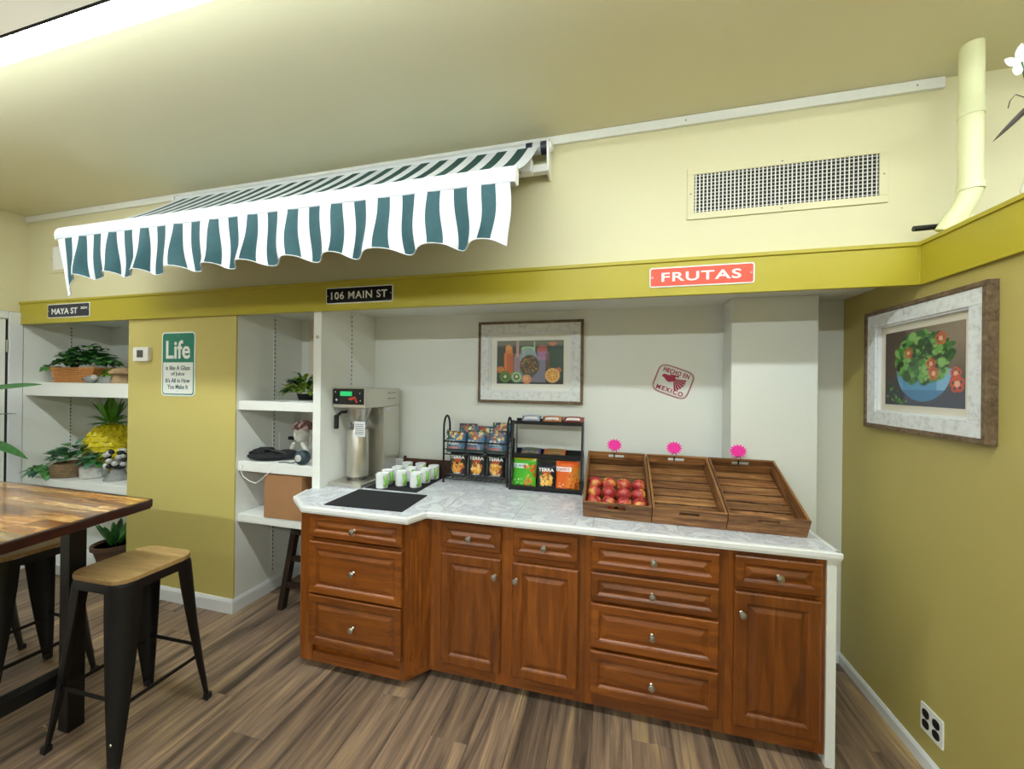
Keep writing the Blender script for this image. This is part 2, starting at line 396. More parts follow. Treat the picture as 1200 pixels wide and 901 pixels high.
def floor_mat():
    k = NT('vinyl_plank'); tc = k.n('ShaderNodeTexCoord'); oi = k.n('ShaderNodeObjectInfo')
    mu = k.n('ShaderNodeMath', operation='MULTIPLY'); mu.inputs[1].default_value = 53; cm = k.n('ShaderNodeCombineXYZ')
    k.l(oi.outputs['Random'], mu.inputs[0]); k.l(mu.outputs[0], cm.inputs[0]); k.l(mu.outputs[0], cm.inputs[1])
    va = k.n('ShaderNodeVectorMath', operation='ADD'); k.l(tc.outputs['Object'], va.inputs[0]); k.l(cm.outputs[0], va.inputs[1])
    m1 = k.n('ShaderNodeMapping'); m1.inputs['Scale'].default_value = (11, .7, 1); k.l(va.outputs[0], m1.inputs[0])
    n1 = k.n('ShaderNodeTexNoise'); n1.inputs['Scale'].default_value = 1.5; n1.inputs['Detail'].default_value = 5; n1.inputs['Distortion'].default_value = 1.0; n1.inputs['Roughness'].default_value = .55
    k.l(m1.outputs[0], n1.inputs['Vector'])
    r = k.n('ShaderNodeValToRGB'); e = r.color_ramp.elements
    e[0].position = .27; e[0].color = lin('#3c3128'); e[1].position = .78; e[1].color = lin('#ccae78')
    for p, c in ((.4, '#635244'), (.5, '#7d6755'), (.58, '#8e7660'), (.67, '#9f8562')):
        x = e.new(p); x.color = lin(c)
    k.l(n1.outputs[0], r.inputs[0])
    m2 = k.n('ShaderNodeMapping'); m2.inputs['Scale'].default_value = (70, 3, 1); k.l(va.outputs[0], m2.inputs[0])
    n2 = k.n('ShaderNodeTexNoise'); n2.inputs['Scale'].default_value = 2; n2.inputs['Detail'].default_value = 6; k.l(m2.outputs[0], n2.inputs['Vector'])
    mr = k.n('ShaderNodeMapRange'); mr.inputs[1].default_value = .3; mr.inputs[2].default_value = .7; mr.inputs[3].default_value = .8; mr.inputs[4].default_value = 1.18; k.l(n2.outputs[0], mr.inputs[0])
    mp = k.n('ShaderNodeMapRange'); mp.inputs[3].default_value = .78; mp.inputs[4].default_value = 1.22; k.l(oi.outputs['Random'], mp.inputs[0])
    mm = k.n('ShaderNodeMath', operation='MULTIPLY'); k.l(mr.outputs[0], mm.inputs[0]); k.l(mp.outputs[0], mm.inputs[1])
    hs = k.n('ShaderNodeHueSaturation'); k.l(mm.outputs[0], hs.inputs['Value']); k.l(r.outputs[0], hs.inputs['Color'])
    k.l(hs.outputs[0], k.b.inputs['Base Color']); k.b.inputs['Roughness'].default_value = .42
    bp = k.n('ShaderNodeBump'); bp.inputs['Strength'].default_value = .06; bp.inputs['Distance'].default_value = .01; k.l(n2.outputs[0], bp.inputs['Height']); k.l(bp.outputs[0], k.b.inputs['Normal'])
    return k.m
M['floor'] = floor_mat()
def apple_mat():
    k = NT('apple_skin'); tc = k.n('ShaderNodeTexCoord'); oi = k.n('ShaderNodeObjectInfo'); mu = k.n('ShaderNodeMath', operation='MULTIPLY'); mu.inputs[1].default_value = 11
    k.l(oi.outputs['Random'], mu.inputs[0]); cm = k.n('ShaderNodeCombineXYZ'); k.l(mu.outputs[0], cm.inputs[0]); va = k.n('ShaderNodeVectorMath', operation='ADD')
    k.l(tc.outputs['Object'], va.inputs[0]); k.l(cm.outputs[0], va.inputs[1])
    n1 = k.n('ShaderNodeTexNoise'); n1.inputs['Scale'].default_value = 22; n1.inputs['Detail'].default_value = 4; k.l(va.outputs[0], n1.inputs['Vector'])
    r = k.n('ShaderNodeValToRGB'); e = r.color_ramp.elements; e[0].position = .38; e[0].color = lin('#8e1f28'); e[1].position = .72; e[1].color = lin('#dfb24e')
    x = e.new(.52); x.color = lin('#b8433a'); k.l(n1.outputs[0], r.inputs[0]); k.l(r.outputs[0], k.b.inputs['Base Color']); k.b.inputs['Roughness'].default_value = .25; return k.m
M['apple'] = apple_mat()
M['lens'] = mat('tube_lens', '#ffffff', .5, emit=(TUBE_COL, TUBE_NEAR))
M['housingglow'] = mat('glowing_housing_paint', '#f0f0e0', .5, emit=((1, 1, .86, 1), .12))  # housing paint with a faint added glow, standing in for tube light on it
M['lens2'] = mat('tube_lens_far', '#ffffff', .5, emit=(TUBE_COL, TUBE_FAR))

# ------------------------------------------------------------------ room
XL, XR, XO, YB, YF, YU, YP, ZC = -4.835, 1.307, 4.0, 2.69, 2.084, 2.124, 2.104, 2.985
ZF0, ZF1, ZN = 2.072, 2.25, 2.13
fl = struct(MB().box(XL-.12, XO+.1, -5.1, YB+.1, -.08, -.004).build('floor', M['slot']))
PW, PL = .178, 1.22
pm = MB(); pm.box(.0006, PW-.0006, .0006, PL-.0006, -.004, .0); pmo = pm.build('plank', M['floor'], fl, bevel=.0012, seg=1)
first = True; ncol = int((XR-XL)/PW)+2
for i in range(ncol):
    x = XL-.05+i*PW
    if x > XR-.01: break
    off = (i*.437*PL) % PL
    y = -2.1+off-PL
    while y < YB:
        if y > YB-.02: break
        if -2.4 < y:
            if first: o = pmo; first = False
            else: o = pmo.copy(); C.objects.link(o)
            o.location = (x, y, 0)
        y += PL
rear = stuff(MB().box(XL-.05, XR, -5.05, -2.5, -.004, -.0005).build('plank_field', M['floor'], fl))
side = stuff(MB().box(XR+.1, XO, -5.05, YU, -.004, -.0005).build('plank_field', M['floor'], fl))

struct(MB().box(XL-.12, XO+.1, -5.1, YB+.1, ZC, ZC+.08).build('ceiling', M['ceil']))
struct(MB().box(XL, XO, YU, YU+.06, ZN+.045, ZC).build('wall_upper', M['cream']))
struct(MB().box(XL-.12, XR, YB, YB+.08, 0, ZN+.04).build('wall_back', M['niche']))
struct(MB().box(XL-.1, XR, YP+.0, YB, ZN, ZN+.045).build('ceiling_niche', M['niche']))
struct(MB().box(XL-.1, XL, -5.0, YU, 2.17, ZC).build('wall_left', M['cream']))
struct(MB().box(XL-.1, XL, -5.0, .9, 0, 2.17).build('wall_left_lower', M['offwhite']))
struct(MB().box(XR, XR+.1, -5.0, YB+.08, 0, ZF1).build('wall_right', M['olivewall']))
struct(MB().box(XL-.1, XO+.1, -5.1, -5.0, 0, ZC).build('wall_rear', M['offwhite']))
struct(MB().box(XO, XO+.1, -5.0, YU+.06, 0, ZC).build('wall_far_right', M['offwhite']))
struct(MB().box(XR+.1, XO, YU, YU+.06, 0, ZN+.045).build('wall_behind_partition', M['cream']))
# pilaster: white carcass with olive front panel
pl = struct(MB().box(-3.585, -2.54, YP+.012, YB, 0, ZN).build('wall_pilaster', M['white']))
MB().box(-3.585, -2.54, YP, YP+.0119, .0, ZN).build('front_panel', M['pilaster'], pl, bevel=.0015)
dv = struct(MB().box(-1.895, -1.835, YP, YB, 0, ZN).build('wall_divider', M['white'], bevel=.002))
ch = struct(MB().box(.665, 1.10, 2.505, YB, 0, ZN).build('wall_chase', M['niche'], bevel=.004))
ls = struct(MB().box(-4.93, -4.83, YP, YB, 0, ZN).build('wall_niche_side', M['white'], bevel=.002))
# shelf standards with slots (metal strips let into the sides)
def standard(parent, x, y, z0, z1, sgn):
    MB().box(x, x+sgn*.004, y-.009, y+.009, z0, z1).build('shelf_standard', M['whitecool'], parent)
    m = MB(); z = z0+.02
    while z < z1-.02: m.box(x+sgn*.0035, x+sgn*.0048, y-.0035, y+.0035, z, z+.014); z += .032
    stuff(m.build('slot_row', M['slot'], parent))
standard(pl, -2.54, 2.42, .14, 2.12, 1); standard(dv, -1.835, 2.40, 1.0, 2.12, 1); standard(dv, -1.895, 2.42, .14, 2.12, -1)
standard(ls, -4.83, 2.40, .1, 2.12, 1)
MB().lathe([(0, 0), (.011, 0), (.011, .003), (0, .004)], 16, (-1.865, YP, 1.905), axis='y').build('plug_cap', M['chrome'], dv)
MB().box(-2.46, -2.40, YB-.012, YB, 1.1, 2.12).build('batten', M['matboardr'], pl)
# wall panel seam on the upper wall, baseboards
def bb(name, pts, h=.098):
    m = MB()
    for (a, b) in zip(pts[:-1], pts[1:]):
        a = Vector((a[0], a[1], 0)); b = Vector((b[0], b[1], 0)); d = (b-a).normalized(); n = Vector((-d.y, d.x, 0))
        pr = [(0, 0), (.013, 0), (.013, h*.78), (.009, h*.9), (.005, h), (0, h)]
        vs = [a+n*p[0]+Vector((0, 0, p[1])) for p in pr]+[b+n*p[0]+Vector((0, 0, p[1])) for p in pr]; k = len(pr)
        m._a(vs, [(i, (i+1) % k, k+(i+1) % k, k+i)[::-1] for i in range(k)]+[tuple(range(k)), tuple(range(k, 2*k))[::-1]])
    return struct(m.build(name, M['whitecool'], weld=False))
bb('baseboard_pilaster', [(-2.54, YP), (-3.585, YP)]); bb('baseboard_pilaster_side', [(-2.54, YB), (-2.54, YP-.013)])
bb('baseboard_back', [(XR, YB), (1.10, YB)], .06); bb('baseboard_shelf_bay', [(-1.895, YB), (-2.54, YB)])
bb('baseboard_right', [(XR, -4.9), (XR, YB)], .062)
# fascia boards and trims
f = struct(MB().box(-4.856, 1.292, YF, YU, ZF0, ZF1).build('trim_1', M['olive'], bevel=.002))
MB().box(-4.858, 1.292, YF-.008, YU, ZF1-.012, ZF1+.006).build('cap_moulding', M['olive'], f, bevel=.002)
MB().box(-4.857, 1.292, YF-.003, YF+.01, ZF0-.004, ZF0+.004).build('bottom_bead', M['olive'], f, bevel=.0015)
MB().box(1.284, 1.292, YF-.004, YF, ZF0, ZF1-.012).build('corner_strip', M['olive'], f, bevel=.001)
f = struct(MB().box(1.292, XR, -4.95, YF+.02, ZF0, ZF1).build('trim_2', M['olive'], bevel=.002))
MB().box(1.284, XR+.1, -4.95, YF-.002, ZF1-.012, ZF1+.006).build('cap_moulding', M['olive'], f, bevel=.002)
MB().box(1.288, XR, -4.95, YF-.004, ZF0-.006, ZF0+.004).build('bottom_bead', M['olive'], f, bevel=.0015)
f = struct(MB().box(XL, 1.39, YU-.016, YU, 2.936, 2.983).build('trim_3', M['white'], bevel=.001))
for x in (-3.9, -2.3, -.7, .34, 1.29): MB().lathe([(0, 0), (.004, 0), (.003, .002), (0, .0025)], 8, (x, YU-.016, 2.96), axis='y').build('screw', M['stone'], f)
# soffit ledge shadow gap: the white door at the left edge of the view
d = struct(MB().box(XL-.1, XL-.02, .9, YP, 0, 2.17).build('door_1', M['white']))
MB().box(XL-.02, XL+.012, 2.02, 2.10, 0, 2.165).build('door_casing', M['whitecool'], d, bevel=.004)
MB().box(XL-.02, XL+.004, 1.12, 2.005, .01, 2.10).build('door_leaf', M['white'], d, bevel=.003)
MB().box(XL-.02, XL+.012, .95, 2.019, 2.105, 2.165).build('door_head', M['whitecool'], d, bevel=.004)
MB().box(XL-.019, XL-.002, 2.005, 2.02, .01, 2.10).build('hinge_gap', M['slot'], d)
for z in (1.88, .3): MB().tube([(XL+.008, 2.012, z-.05), (XL+.008, 2.012, z+.05)], .006, 8).build('hinge', M['chrome'], d)

# ------------------------------------------------------------------ ceiling lights
def tube_light(x0, x1, y, lens, label, n):
    t = thing('ceiling_light', label, 'light', (0, 0, 0))
    MB().box(x0-.03, x1+.03, y-.30, y-.055, 2.9, ZC).build('glowing_housing', M['housingglow'], t, bevel=.004)  # plain fixture housing, its lit look put in as emission
    MB().box(x0-.03, x1+.03, y-.055, y-.047, 2.9, ZC).build('seam', M['slot'], t)
    k = (x1-x0)/n
    for i in range(n):
        m = MB(); m.box(x0+i*k, x0+(i+1)*k, y-.042, y+.046, 2.9215, ZC, 1); pr = [(y-.045, 2.921), (y-.047, 2.915), (y-.03, 2.902), (y, 2.898), (y+.03, 2.902), (y+.047, 2.915), (y+.05, 2.921)]
        m.prism([(a, b) for a, b in pr], x0+i*k+.004, x0+(i+1)*k-.004, 'x').build('diffuser', [lens, M['white']], t)
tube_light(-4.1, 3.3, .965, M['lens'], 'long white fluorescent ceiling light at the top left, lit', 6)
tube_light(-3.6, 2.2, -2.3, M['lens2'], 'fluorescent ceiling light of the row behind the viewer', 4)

# ------------------------------------------------------------------ shelves
def shelf(x0, x1, y0, y1, top, th, label, front=.02):
    t = thing('wall_shelf', label, 'shelf', ((x0+x1)/2, (y0+y1)/2, top-th), group='built-in white shelves')
    a, b = (x1-x0)/2, (y1-y0)/2
    MB().box(-a, a, -b+front, b, th-.022, th).build('board', M['white'], t, bevel=.001)
    MB().box(-a, a, -b, -b+front-.0005, 0, th-.001).build('front_edge', M['white'], t, bevel=.002)
    return t
shelf(-2.537, -1.897, 2.125, 2.68, 1.475, .062, 'white shelf holding the fern and papers, upper shelf right of the olive panel')
shelf(-2.537, -1.897, 2.125, 2.68, 1.053, .066, 'white shelf holding the plaster bust, middle shelf right of the olive panel')
shelf(-2.537, -1.897, 2.125, 2.68, .686, .055, 'white shelf under the cardboard box, above the dark stool')
shelf(-4.827, -3.588, 2.118, 2.68, 1.583, .112, 'thick white shelf under the wicker basket, left niche')
shelf(-4.827, -3.588, 2.118, 2.68, .785, .06, 'white shelf holding the yellow pineapple, behind the table corner')
pb = struct(MB().box(-4.827, -3.588, 2.118, 2.40, .005, .085).build('trim_4', M['white'], bevel=.003))
MB().box(-4.827, -3.588, 2.40, 2.42, .085, .724).build('back_panel', M['niche'], pb)

# ------------------------------------------------------------------ base cabinets
def front(name, x0, x1, z0, z1, yb, parent, horiz=True, frame=.05, knob=None, hinge=None):
    """raised-panel drawer or door front; yb = y of the face frame it lies on; local to parent"""
    t = .020; yf = yb-t
    prof = [(0, yb-.0005), (0, yf+.005), (.006, yf), (frame-.006, yf), (frame, yf+.003), (frame+.005, yf+.009), (frame+.012, yf+.009), (frame+.030, yf+.002), (frame+.034, yf+.0015)]
    o = MB().rings(x0, x1, z0, z1, prof).build(name, M['cabh'] if horiz else M['cab'], parent)
    if knob:
        kx, kz = knob; k = MB().lathe([(.010, 0), (.008, .003), (.0055, .006), (.005, .013), (.0145, .019), (.0165, .023), (.014, .028), (.006, .031), (0, .0315)], 20, (kx, yf, kz), axis='y')
        k.build('knob', M['chrome'], o, smooth=True)
    return o
def cabinet(label, x0, x1, yf, yb, z0, z1, drawers, doors, stiles, group=None):
    """carcass with an open toe recess, face frame, drawers, doors. coordinates are world; thing sits at the base centre"""
    ox = (x0+x1)/2; t = thing('base_cabinet', label, 'cabinet', (ox, yf, 0), group=group)
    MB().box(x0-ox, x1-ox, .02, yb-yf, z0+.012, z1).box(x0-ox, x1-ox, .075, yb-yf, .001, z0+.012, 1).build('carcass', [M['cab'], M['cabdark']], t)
    m = MB()
    for (a, b) in stiles: m.box(a-ox, b-ox, 0, .02, z0, z1)
    fr = m.build('stile', M['cab'], t) if False else None
    for (a, b) in stiles: MB().box(a-ox, b-ox, 0, .0195, z0, z1).build('stile', M['cab'], t)
    MB().box(x0-ox, x1-ox, .001, .0195, z0, z0+.055).build('bottom_rail', M['cabh'], t)
    MB().box(x0-ox, x1-ox, .001, .0195, z1-.03, z1).build('top_rail', M['cabh'], t)
    MB().box(x0-ox, x1-ox, .002, .0195, .70, .735).build('middle_rail', M['cabh'], t)
    for (a, b, c, d, k) in drawers: front('drawer', a-ox, b-ox, c, d, -.0005, t, True, .036 if d-c < .2 else .042, (k[0]-ox, k[1]))
    for (a, b, c, d, k) in doors: front('door', a-ox, b-ox, c, d, -.0005, t, False, .052, (k[0]-ox, k[1]))
    return t
YR, Y2 = 1.937, 1.82
cabinet('cherry wood cabinet with two small drawers above two doors, under the snack racks', -.93, -.12, YR, 2.46, .046, .885,
        [(-.889, -.555, .732, .869, (-.727, .797)), (-.489, -.159, .732, .863, (-.327, .795))],
        [(-.889, -.553, .109, .701, (-.583, .617)), (-.491, -.157, .112, .697, (-.470, .613))], [(-.93, -.87), (-.58, -.465), (-.175, -.12)])
cabinet('cherry wood cabinet with a stack of four wide drawers, under the fruit crates', -.12, .5, YR, 2.46, .046, .885,
        [(-.096, .472, .719, .857, (.19, .79)), (-.096, .472, .565, .702, (.187, .633)), (-.096, .472, .337, .552, (.187, .443)), (-.096, .472, .112, .322, (.187, .212))], [],
        [(-.12, -.08), (.455, .5)])
cabinet('cherry wood cabinet with one drawer above one door, at the right end of the counter', .5, .886, YR, 2.46, .046, .885,
        [(.535, .868, .722, .863, (.703, .791))], [(.533, .866, .11, .702, (.561, .611))], [(.5, .55), (.85, .886)])
t = cabinet('cherry wood cabinet with three drawers, projecting at the left end of the counter', -1.705, -1.045, Y2, 2.40, .046, .885,
        [(-1.637, -1.058, .75, .882, (-1.346, .811)), (-1.637, -1.058, .438, .726, (-1.346, .583)), (-1.637, -1.058, .149, .428, (-1.344, .285))], [],
        [(-1.705, -1.62), (-1.075, -1.045)])
ox = -1.375
# canted side panels of the left cabinet
def canted(p0, p1, z0, z1, name, parent, o, flutes=0, th=.018):
    a = Vector((p0[0]-o[0], p0[1]-o[1], 0)); b = Vector((p1[0]-o[0], p1[1]-o[1], 0)); L = (b-a).length; ang = math.atan2((b-a).y, (b-a).x)
    m = MB(); m.X = Matrix.Translation(a) @ Matrix.Rotation(ang, 4, 'Z'); m.box(0, L, 0, th, z0, z1)
    pn = m.build(name, M['cab'], parent, bevel=.001)
    if flutes:
        m = MB(); m.X = Matrix.Translation(a) @ Matrix.Rotation(ang, 4, 'Z'); w = L*.66/flutes
        for i in range(flutes):
            x = L*.18+i*w*1.02; m.box(x+.001, x+w*.55, -.0045, .0, z0+.09, z1-.10)
        m.build('reed_moulding', M['cab'], pn, bevel=.002)
        m = MB(); m.X = Matrix.Translation(a) @ Matrix.Rotation(ang, 4, 'Z'); m.box(0, L, -.003, .0, z0, z0+.02).build('edge_strip', M['cabh'], pn)
    return pn
canted((-1.045, Y2), (-.955, YR), .046, .885, 'fluted_side_panel', t, (ox, Y2), 4)
canted((-1.775, 1.89), (-1.705, Y2), .10, .885, 'canted_side_panel', t, (ox, Y2))
MB().box(-1.775-ox, -1.705-ox, .075, .56, .05, .885).build('side_panel', M['cab'], t)
MB().box(-.955-ox, -.93-ox, YR-Y2-.002, YR-Y2+.03, .046, .885).build('corner_post', M['cab'], t)
t = thing('end_panel', 'white painted end panel closing the right side of the counter', 'panel', (.905, 2.2, 0))
MB().box(-.018, .018, -.272, .279, 0, .885).build('board', M['niche'], t, bevel=.002)
# countertop
t = thing('countertop', 'white marble-look countertop with a stepped front edge over the wooden cabinets', 'countertop', (0, 2.2, .885))
out = [(-1.90, 2.103), (-1.905, 2.07), (-1.865, 1.93), (-1.672, 1.783), (-1.012, 1.779), (-.965, 1.892), (.933, 1.917), (.933, 2.503), (.664, 2.503), (.664, 2.688), (-1.833, 2.688), (-1.833, 2.103)]
MB().prism([(x, y-2.2) for x, y in out], .002, .030).build('slab', M['grout'], t, bevel=.003)
fr = out[1:8]
def edge_strip(a, b):
    a = Vector((a[0], a[1]-2.2)); b = Vector((b[0], b[1]-2.2)); d = (b-a).normalized(); n = Vector((-d.y, d.x))
    m = MB(); m.prism([tuple(a-n*.002-d*.002), tuple(b-n*.002+d*.002), tuple(b+n*.02), tuple(a+n*.02)], .0, .0352); m.prism([tuple(a-n*.006-d*.003), tuple(b-n*.006+d*.003), tuple(b+n*.0), tuple(a+n*.0)], .010, .033)
    return m.build('edge_moulding', M['edge'], t, bevel=.003)
for i in range(len(fr)-1): edge_strip(fr[i], fr[i+1])
# marble tiles cut to the outline (clip squares against the inset outline)
def clip(poly, ax, v, keep_less):
    r = []
    for i in range(len(poly)):
        a, b = poly[i], poly[(i+1) % len(poly)]; ia = (a[ax] <= v) == keep_less; ib = (b[ax] <= v) == keep_less
        if ia: r.append(a)
        if ia != ib:
            k = (v-a[ax])/(b[ax]-a[ax]); r.append((a[0]+(b[0]-a[0])*k, a[1]+(b[1]-a[1])*k))
    return r
ins = [(-1.895, 2.103), (-1.888, 2.07), (-1.850, 1.94), (-1.665, 1.80), (-1.024, 1.797), (-.978, 1.909), (.916, 1.934), (.916, 2.501), (.662, 2.501), (.662, 2.686), (-1.831, 2.686), (-1.831, 2.105)]
xs = [-1.91, -1.70, -1.30, -.895, -.493, -.09, .31, .662, .94]; ys = [1.77, 2.30, 2.70]
for i in range(len(xs)-1):
    for j in range(2):
        p = [q for q in ins]
        p = clip(p, 0, xs[i]+.0012, False); p = clip(p, 0, xs[i+1]-.0012, True)
        if p: p = clip(p, 1, ys[j]+.0012, False)
        if p: p = clip(p, 1, ys[j+1]-.0012, True)
        if len(p) > 2: MB().prism([(x, y-2.2) for x, y in p], .0302, .0352).build('tile', M['marble'], t)
ZT = .9203

# ------------------------------------------------------------------ signs
def rrect(w, h, r, n=5):
    p = []
    for cx, cz, a0 in ((w/2-r, h/2-r, 0), (-w/2+r, h/2-r, 90), (-w/2+r, -h/2+r, 180), (w/2-r, -h/2+r, 270)):
        for i in range(n+1):
            a = rad(a0+90*i/n); p.append((cx+r*math.cos(a), cz+r*math.sin(a)))
    return p
def street_sign(label, cx, cz, w, h, bg, body, y=YF, tw=.84, small=None):
    t = thing('street_sign', label, 'sign', (cx, y-.0045, cz))
    MB().prism(rrect(w, h, .012), -.0, .004, 'y').build('plate', M['signwhite'], t)
    MB().prism(rrect(w-.012, h-.012, .008), -.0012, -.0001, 'y').build('field', bg, t)
    if small:
        text(body, 'lettering', M['signwhite'], t, w*tw*.74, h*.44, (-w*.085, -.0016, -.004), bold=.02)
        text(small, 'lettering', M['signwhite'], t, w*.15, h*.17, (w*.375, -.0016, h*.13), bold=.02)
    else: text(body, 'lettering', M['signwhite'], t, w*tw, h*.46, (0, -.0016, 0), bold=.018, spacing=1.1)
    for s in (-1, 1): MB().lathe([(0, 0), (.005, 0), (.004, .0025), (0, .003)], 10, (s*(w/2-.014), -.0012, 0), axis='y').build('rivet', M['chrome'], t)
street_sign('small dark blue street sign reading MAYA ST 2024 on the olive fascia', -4.225, 2.163, .497, .112, M['navy'], 'MAYA ST', small='2024')
street_sign('black street sign reading 106 MAIN ST on the olive fascia', -1.541, 2.160, .480, .103, M['panel'], '106 MAIN ST')
street_sign('red sign reading FRUTAS on the olive fascia above the crates', .41, 2.1615, .476, .1, M['red'], 'FRUTAS', tw=.76)
t = thing('wall_sign', 'green and white sign reading Life is like a glass of juice on the olive panel', 'sign', (-3.069, YP-.0045, 1.732))
MB().prism(rrect(.325, .468, .03), 0, .004, 'y').build('plate', M['signwhite'], t)
g = [(x, z) for x, z in rrect(.305, .448, .022)]
MB().prism(g, -.0010, -.0001, 'y').build('green_field', M['signgreen'], t)
bx = [(-.1445, .012), (.1445, .012)]+[(x, z) for x, z in rrect(.289, .432, .018) if z < 0][0:]
low = [p for p in rrect(.289, .432, .018) if p[1] < 0]
MB().prism([(-.1445, .012)]+low+[(.1445, .012)], -.0018, -.0011, 'y').build('white_field', M['signwhite'], t)
text('Life', 'lettering', M['signwhite'], t, .235, .135, (0, -.0022, .105), bold=.02)
for i, s in enumerate(['is like A Glass', 'of Juice', "It's All in How", 'You Make It']):
    text(s, 'lettering', M['dgtext'], t, [.235, .13, .235, .2][i], .033, (0, -.0024, -.028-i*.046), bold=.012, label='dark green lettering')
for z in (.205, -.195): MB().lathe([(0, 0), (.004, 0), (.003, .002), (0, .0025)], 10, (0, -.0018, z), axis='y').build('rivet', M['chrome'], t)
t = thing('thermostat', 'white square thermostat with a grey display on the olive panel', 'thermostat', (-3.415, YP-.0, 1.805))
MB().prism(rrect(.155, .105, .01), -.028, 0, 'y').build('case', M['plate'], t, bevel=.003)
MB().box(-.035, .028, -.0295, -.0282, -.024, .03).build('display', M['steeld'], t)
# stamp decal on the niche wall
t = thing('wall_decal', 'crimson stamp decal reading HECHO EN MEXICO with an eagle emblem on the niche wall', 'decal', (.374, YB-.0025, 1.643), rot=(0, rad(20), 0))
pts = []
for i in range(40):
    a = 2*PI*i/40; n = 6; c, s = math.cos(a), math.sin(a)
    pts.append((.112*math.copysign(abs(c)**(2/n), c), .0, .083*math.copysign(abs(s)**(2/n), s)*(1+.10*(1-(c*c))))) 
MB().tube(pts, .0022, 6, closed=True).build('border', M['stamp'], t)
MB().tube([(x*.955, 0, z*.945) for x, y, z in pts], .0010, 6, closed=True).build('border', M['stamp'], t)
text('HECHO EN', 'lettering', M['stamp'], t, .165, .03, (.0, -.0004, .060), bold=.03, spacing=1.1)
text('MEXICO', 'lettering', M['stamp'], t, .17, .03, (0, -.0004, -.061), bold=.03, spacing=1.3)
em = MB()
em.prism([(-.078, .012), (-.07, .03), (-.02, .032), (-.005, .012), (-.02, -.012), (-.04, -.008), (-.06, .006)], -.0012, 0, 'y')
em.prism([(-.035, .04), (.02, .044), (.025, .034), (-.03, .032)], -.0012, 0, 'y')
em.prism([(-.03, .03), (.0, .035), (.01, .02), (.0, .0), (-.02, -.01)], -.0014, -.0001, 'y')
for i in range(6):
    a0 = rad(12-i*14); a1 = rad(12-i*14-10.5); r0, r1 = .012, .078
    cx, cz = -.004, .018
    em.prism([(cx+r0*math.cos(a0), cz+r0*math.sin(a0)), (cx+r1*math.cos(a0), cz+r1*math.sin(a0)), (cx+r1*math.cos(a1), cz+r1*math.sin(a1)), (cx+r0*math.cos(a1), cz+r0*math.sin(a1))], -.0012, 0, 'y')
em.build('emblem', M['stamp'], t)

# ------------------------------------------------------------------ vents
def vent(label, cx, cz, w, h, fw, nb, white=False):
    t = thing('wall_vent', label, 'vent', (cx, YU, cz))
    m = MB(); a, b = w/2, h/2
    for q in ((-a-fw, a+fw, b, b+fw), (-a-fw, a+fw, -b-fw, -b), (-a-fw, -a, -b, b), (a, a+fw, -b, b)): m.box(q[0], q[1], -.008, 0, q[2], q[3])
    m.build('frame', M['cream'], t, bevel=.0015)
    MB().box(-a, a, -.0018, -.0003, -b, b).build('backing', M['slot'] if not white else M['stone'], t)
    m = MB()
    for i in range(nb):
        x = -a+(i+.5)*w/nb; m._a([(x-.0045, -.007, -b), (x+.0, -.006, -b), (x+.003, -.002, -b), (x-.0015, -.002, -b), (x-.0045, -.007, b), (x+.0, -.006, b), (x+.003, -.002, b), (x-.0015, -.002, b)], [(0, 3, 2, 1), (4, 5, 6, 7), (0, 1, 5, 4), (1, 2, 6, 5), (2, 3, 7, 6), (3, 0, 4, 7)])
    stuff(m.build('vertical_blades', M['matboard'], t))
    m = MB(); k = 11
    for i in range(k):
        z = -b+(i+.5)*h/k; m.box(-a, a, -.0022, -.0018, z-.0022, z+.0022)
    stuff(m.build('horizontal_blades', M['stonew'], t))
    for x, z in ((-a-fw*.5, 0), (a+fw*.5, 0), (0, b+fw*.5), (0, -b-fw*.5)): MB().lathe([(0, 0), (.004, 0), (.003, .002), (0, .0025)], 8, (x, -.008, z), axis='y').build('screw', M['stone'], t)
    return t
vent('large cream-framed air vent grille on the upper wall above the FRUTAS sign', .772, 2.586, .775, .193, .033, 44)
vent('small pale air vent grille partly behind the left end of the awning', -4.2, 2.61, .60, .19, .03, 44, True)

# ------------------------------------------------------------------ awning
t = thing('awning', 'green and white striped retractable awning with a scalloped valance on the upper wall', 'awning', (-1.86, 0, 2.5))
AX0, AX1, YB1 = -3.305, -.412, 1.60
cx = -1.86
NS = 45; sw = (AX1-.01-AX0-.03)/NS; x0s = AX0+.02
def fabric_pt(x, s):
    # s 0 at roller .. 1 at bar
    y = 2.045+(YB1+.0-2.045)*s; z = 2.905+(2.528-2.905)*s-.03*math.sin(PI*s)
    xl = x if True else x
    k = (x-AX1)/(AX0-AX1); xr = x+(1-s)*(k*.27+.03)
    return (xr-cx, y, z-2.5)
m = MB(); per = 4; nsg = 8
for i in range(NS):
    for j in range(2 if True else 1):
        xa = x0s+i*sw+j*sw/2; xb = xa+sw/2
        for k in range(nsg):
            s0, s1 = k/nsg, (k+1)/nsg
            a, b, c, d = fabric_pt(xa, s0), fabric_pt(xb, s0), fabric_pt(xb, s1), fabric_pt(xa, s1)
            m._a([a, b, c, d, (a[0], a[1], a[2]-.0015), (b[0], b[1], b[2]-.0015), (c[0], c[1], c[2]-.0015), (d[0], d[1], d[2]-.0015)], [(0, 3, 2, 1), (4, 5, 6, 7)], 1 if i % 2 else 0)
m.build('canopy_fabric', [M['canvas'], M['tealtop']], t, smooth=True, weld=False)
m = MB(); nz = 10; sub = 6
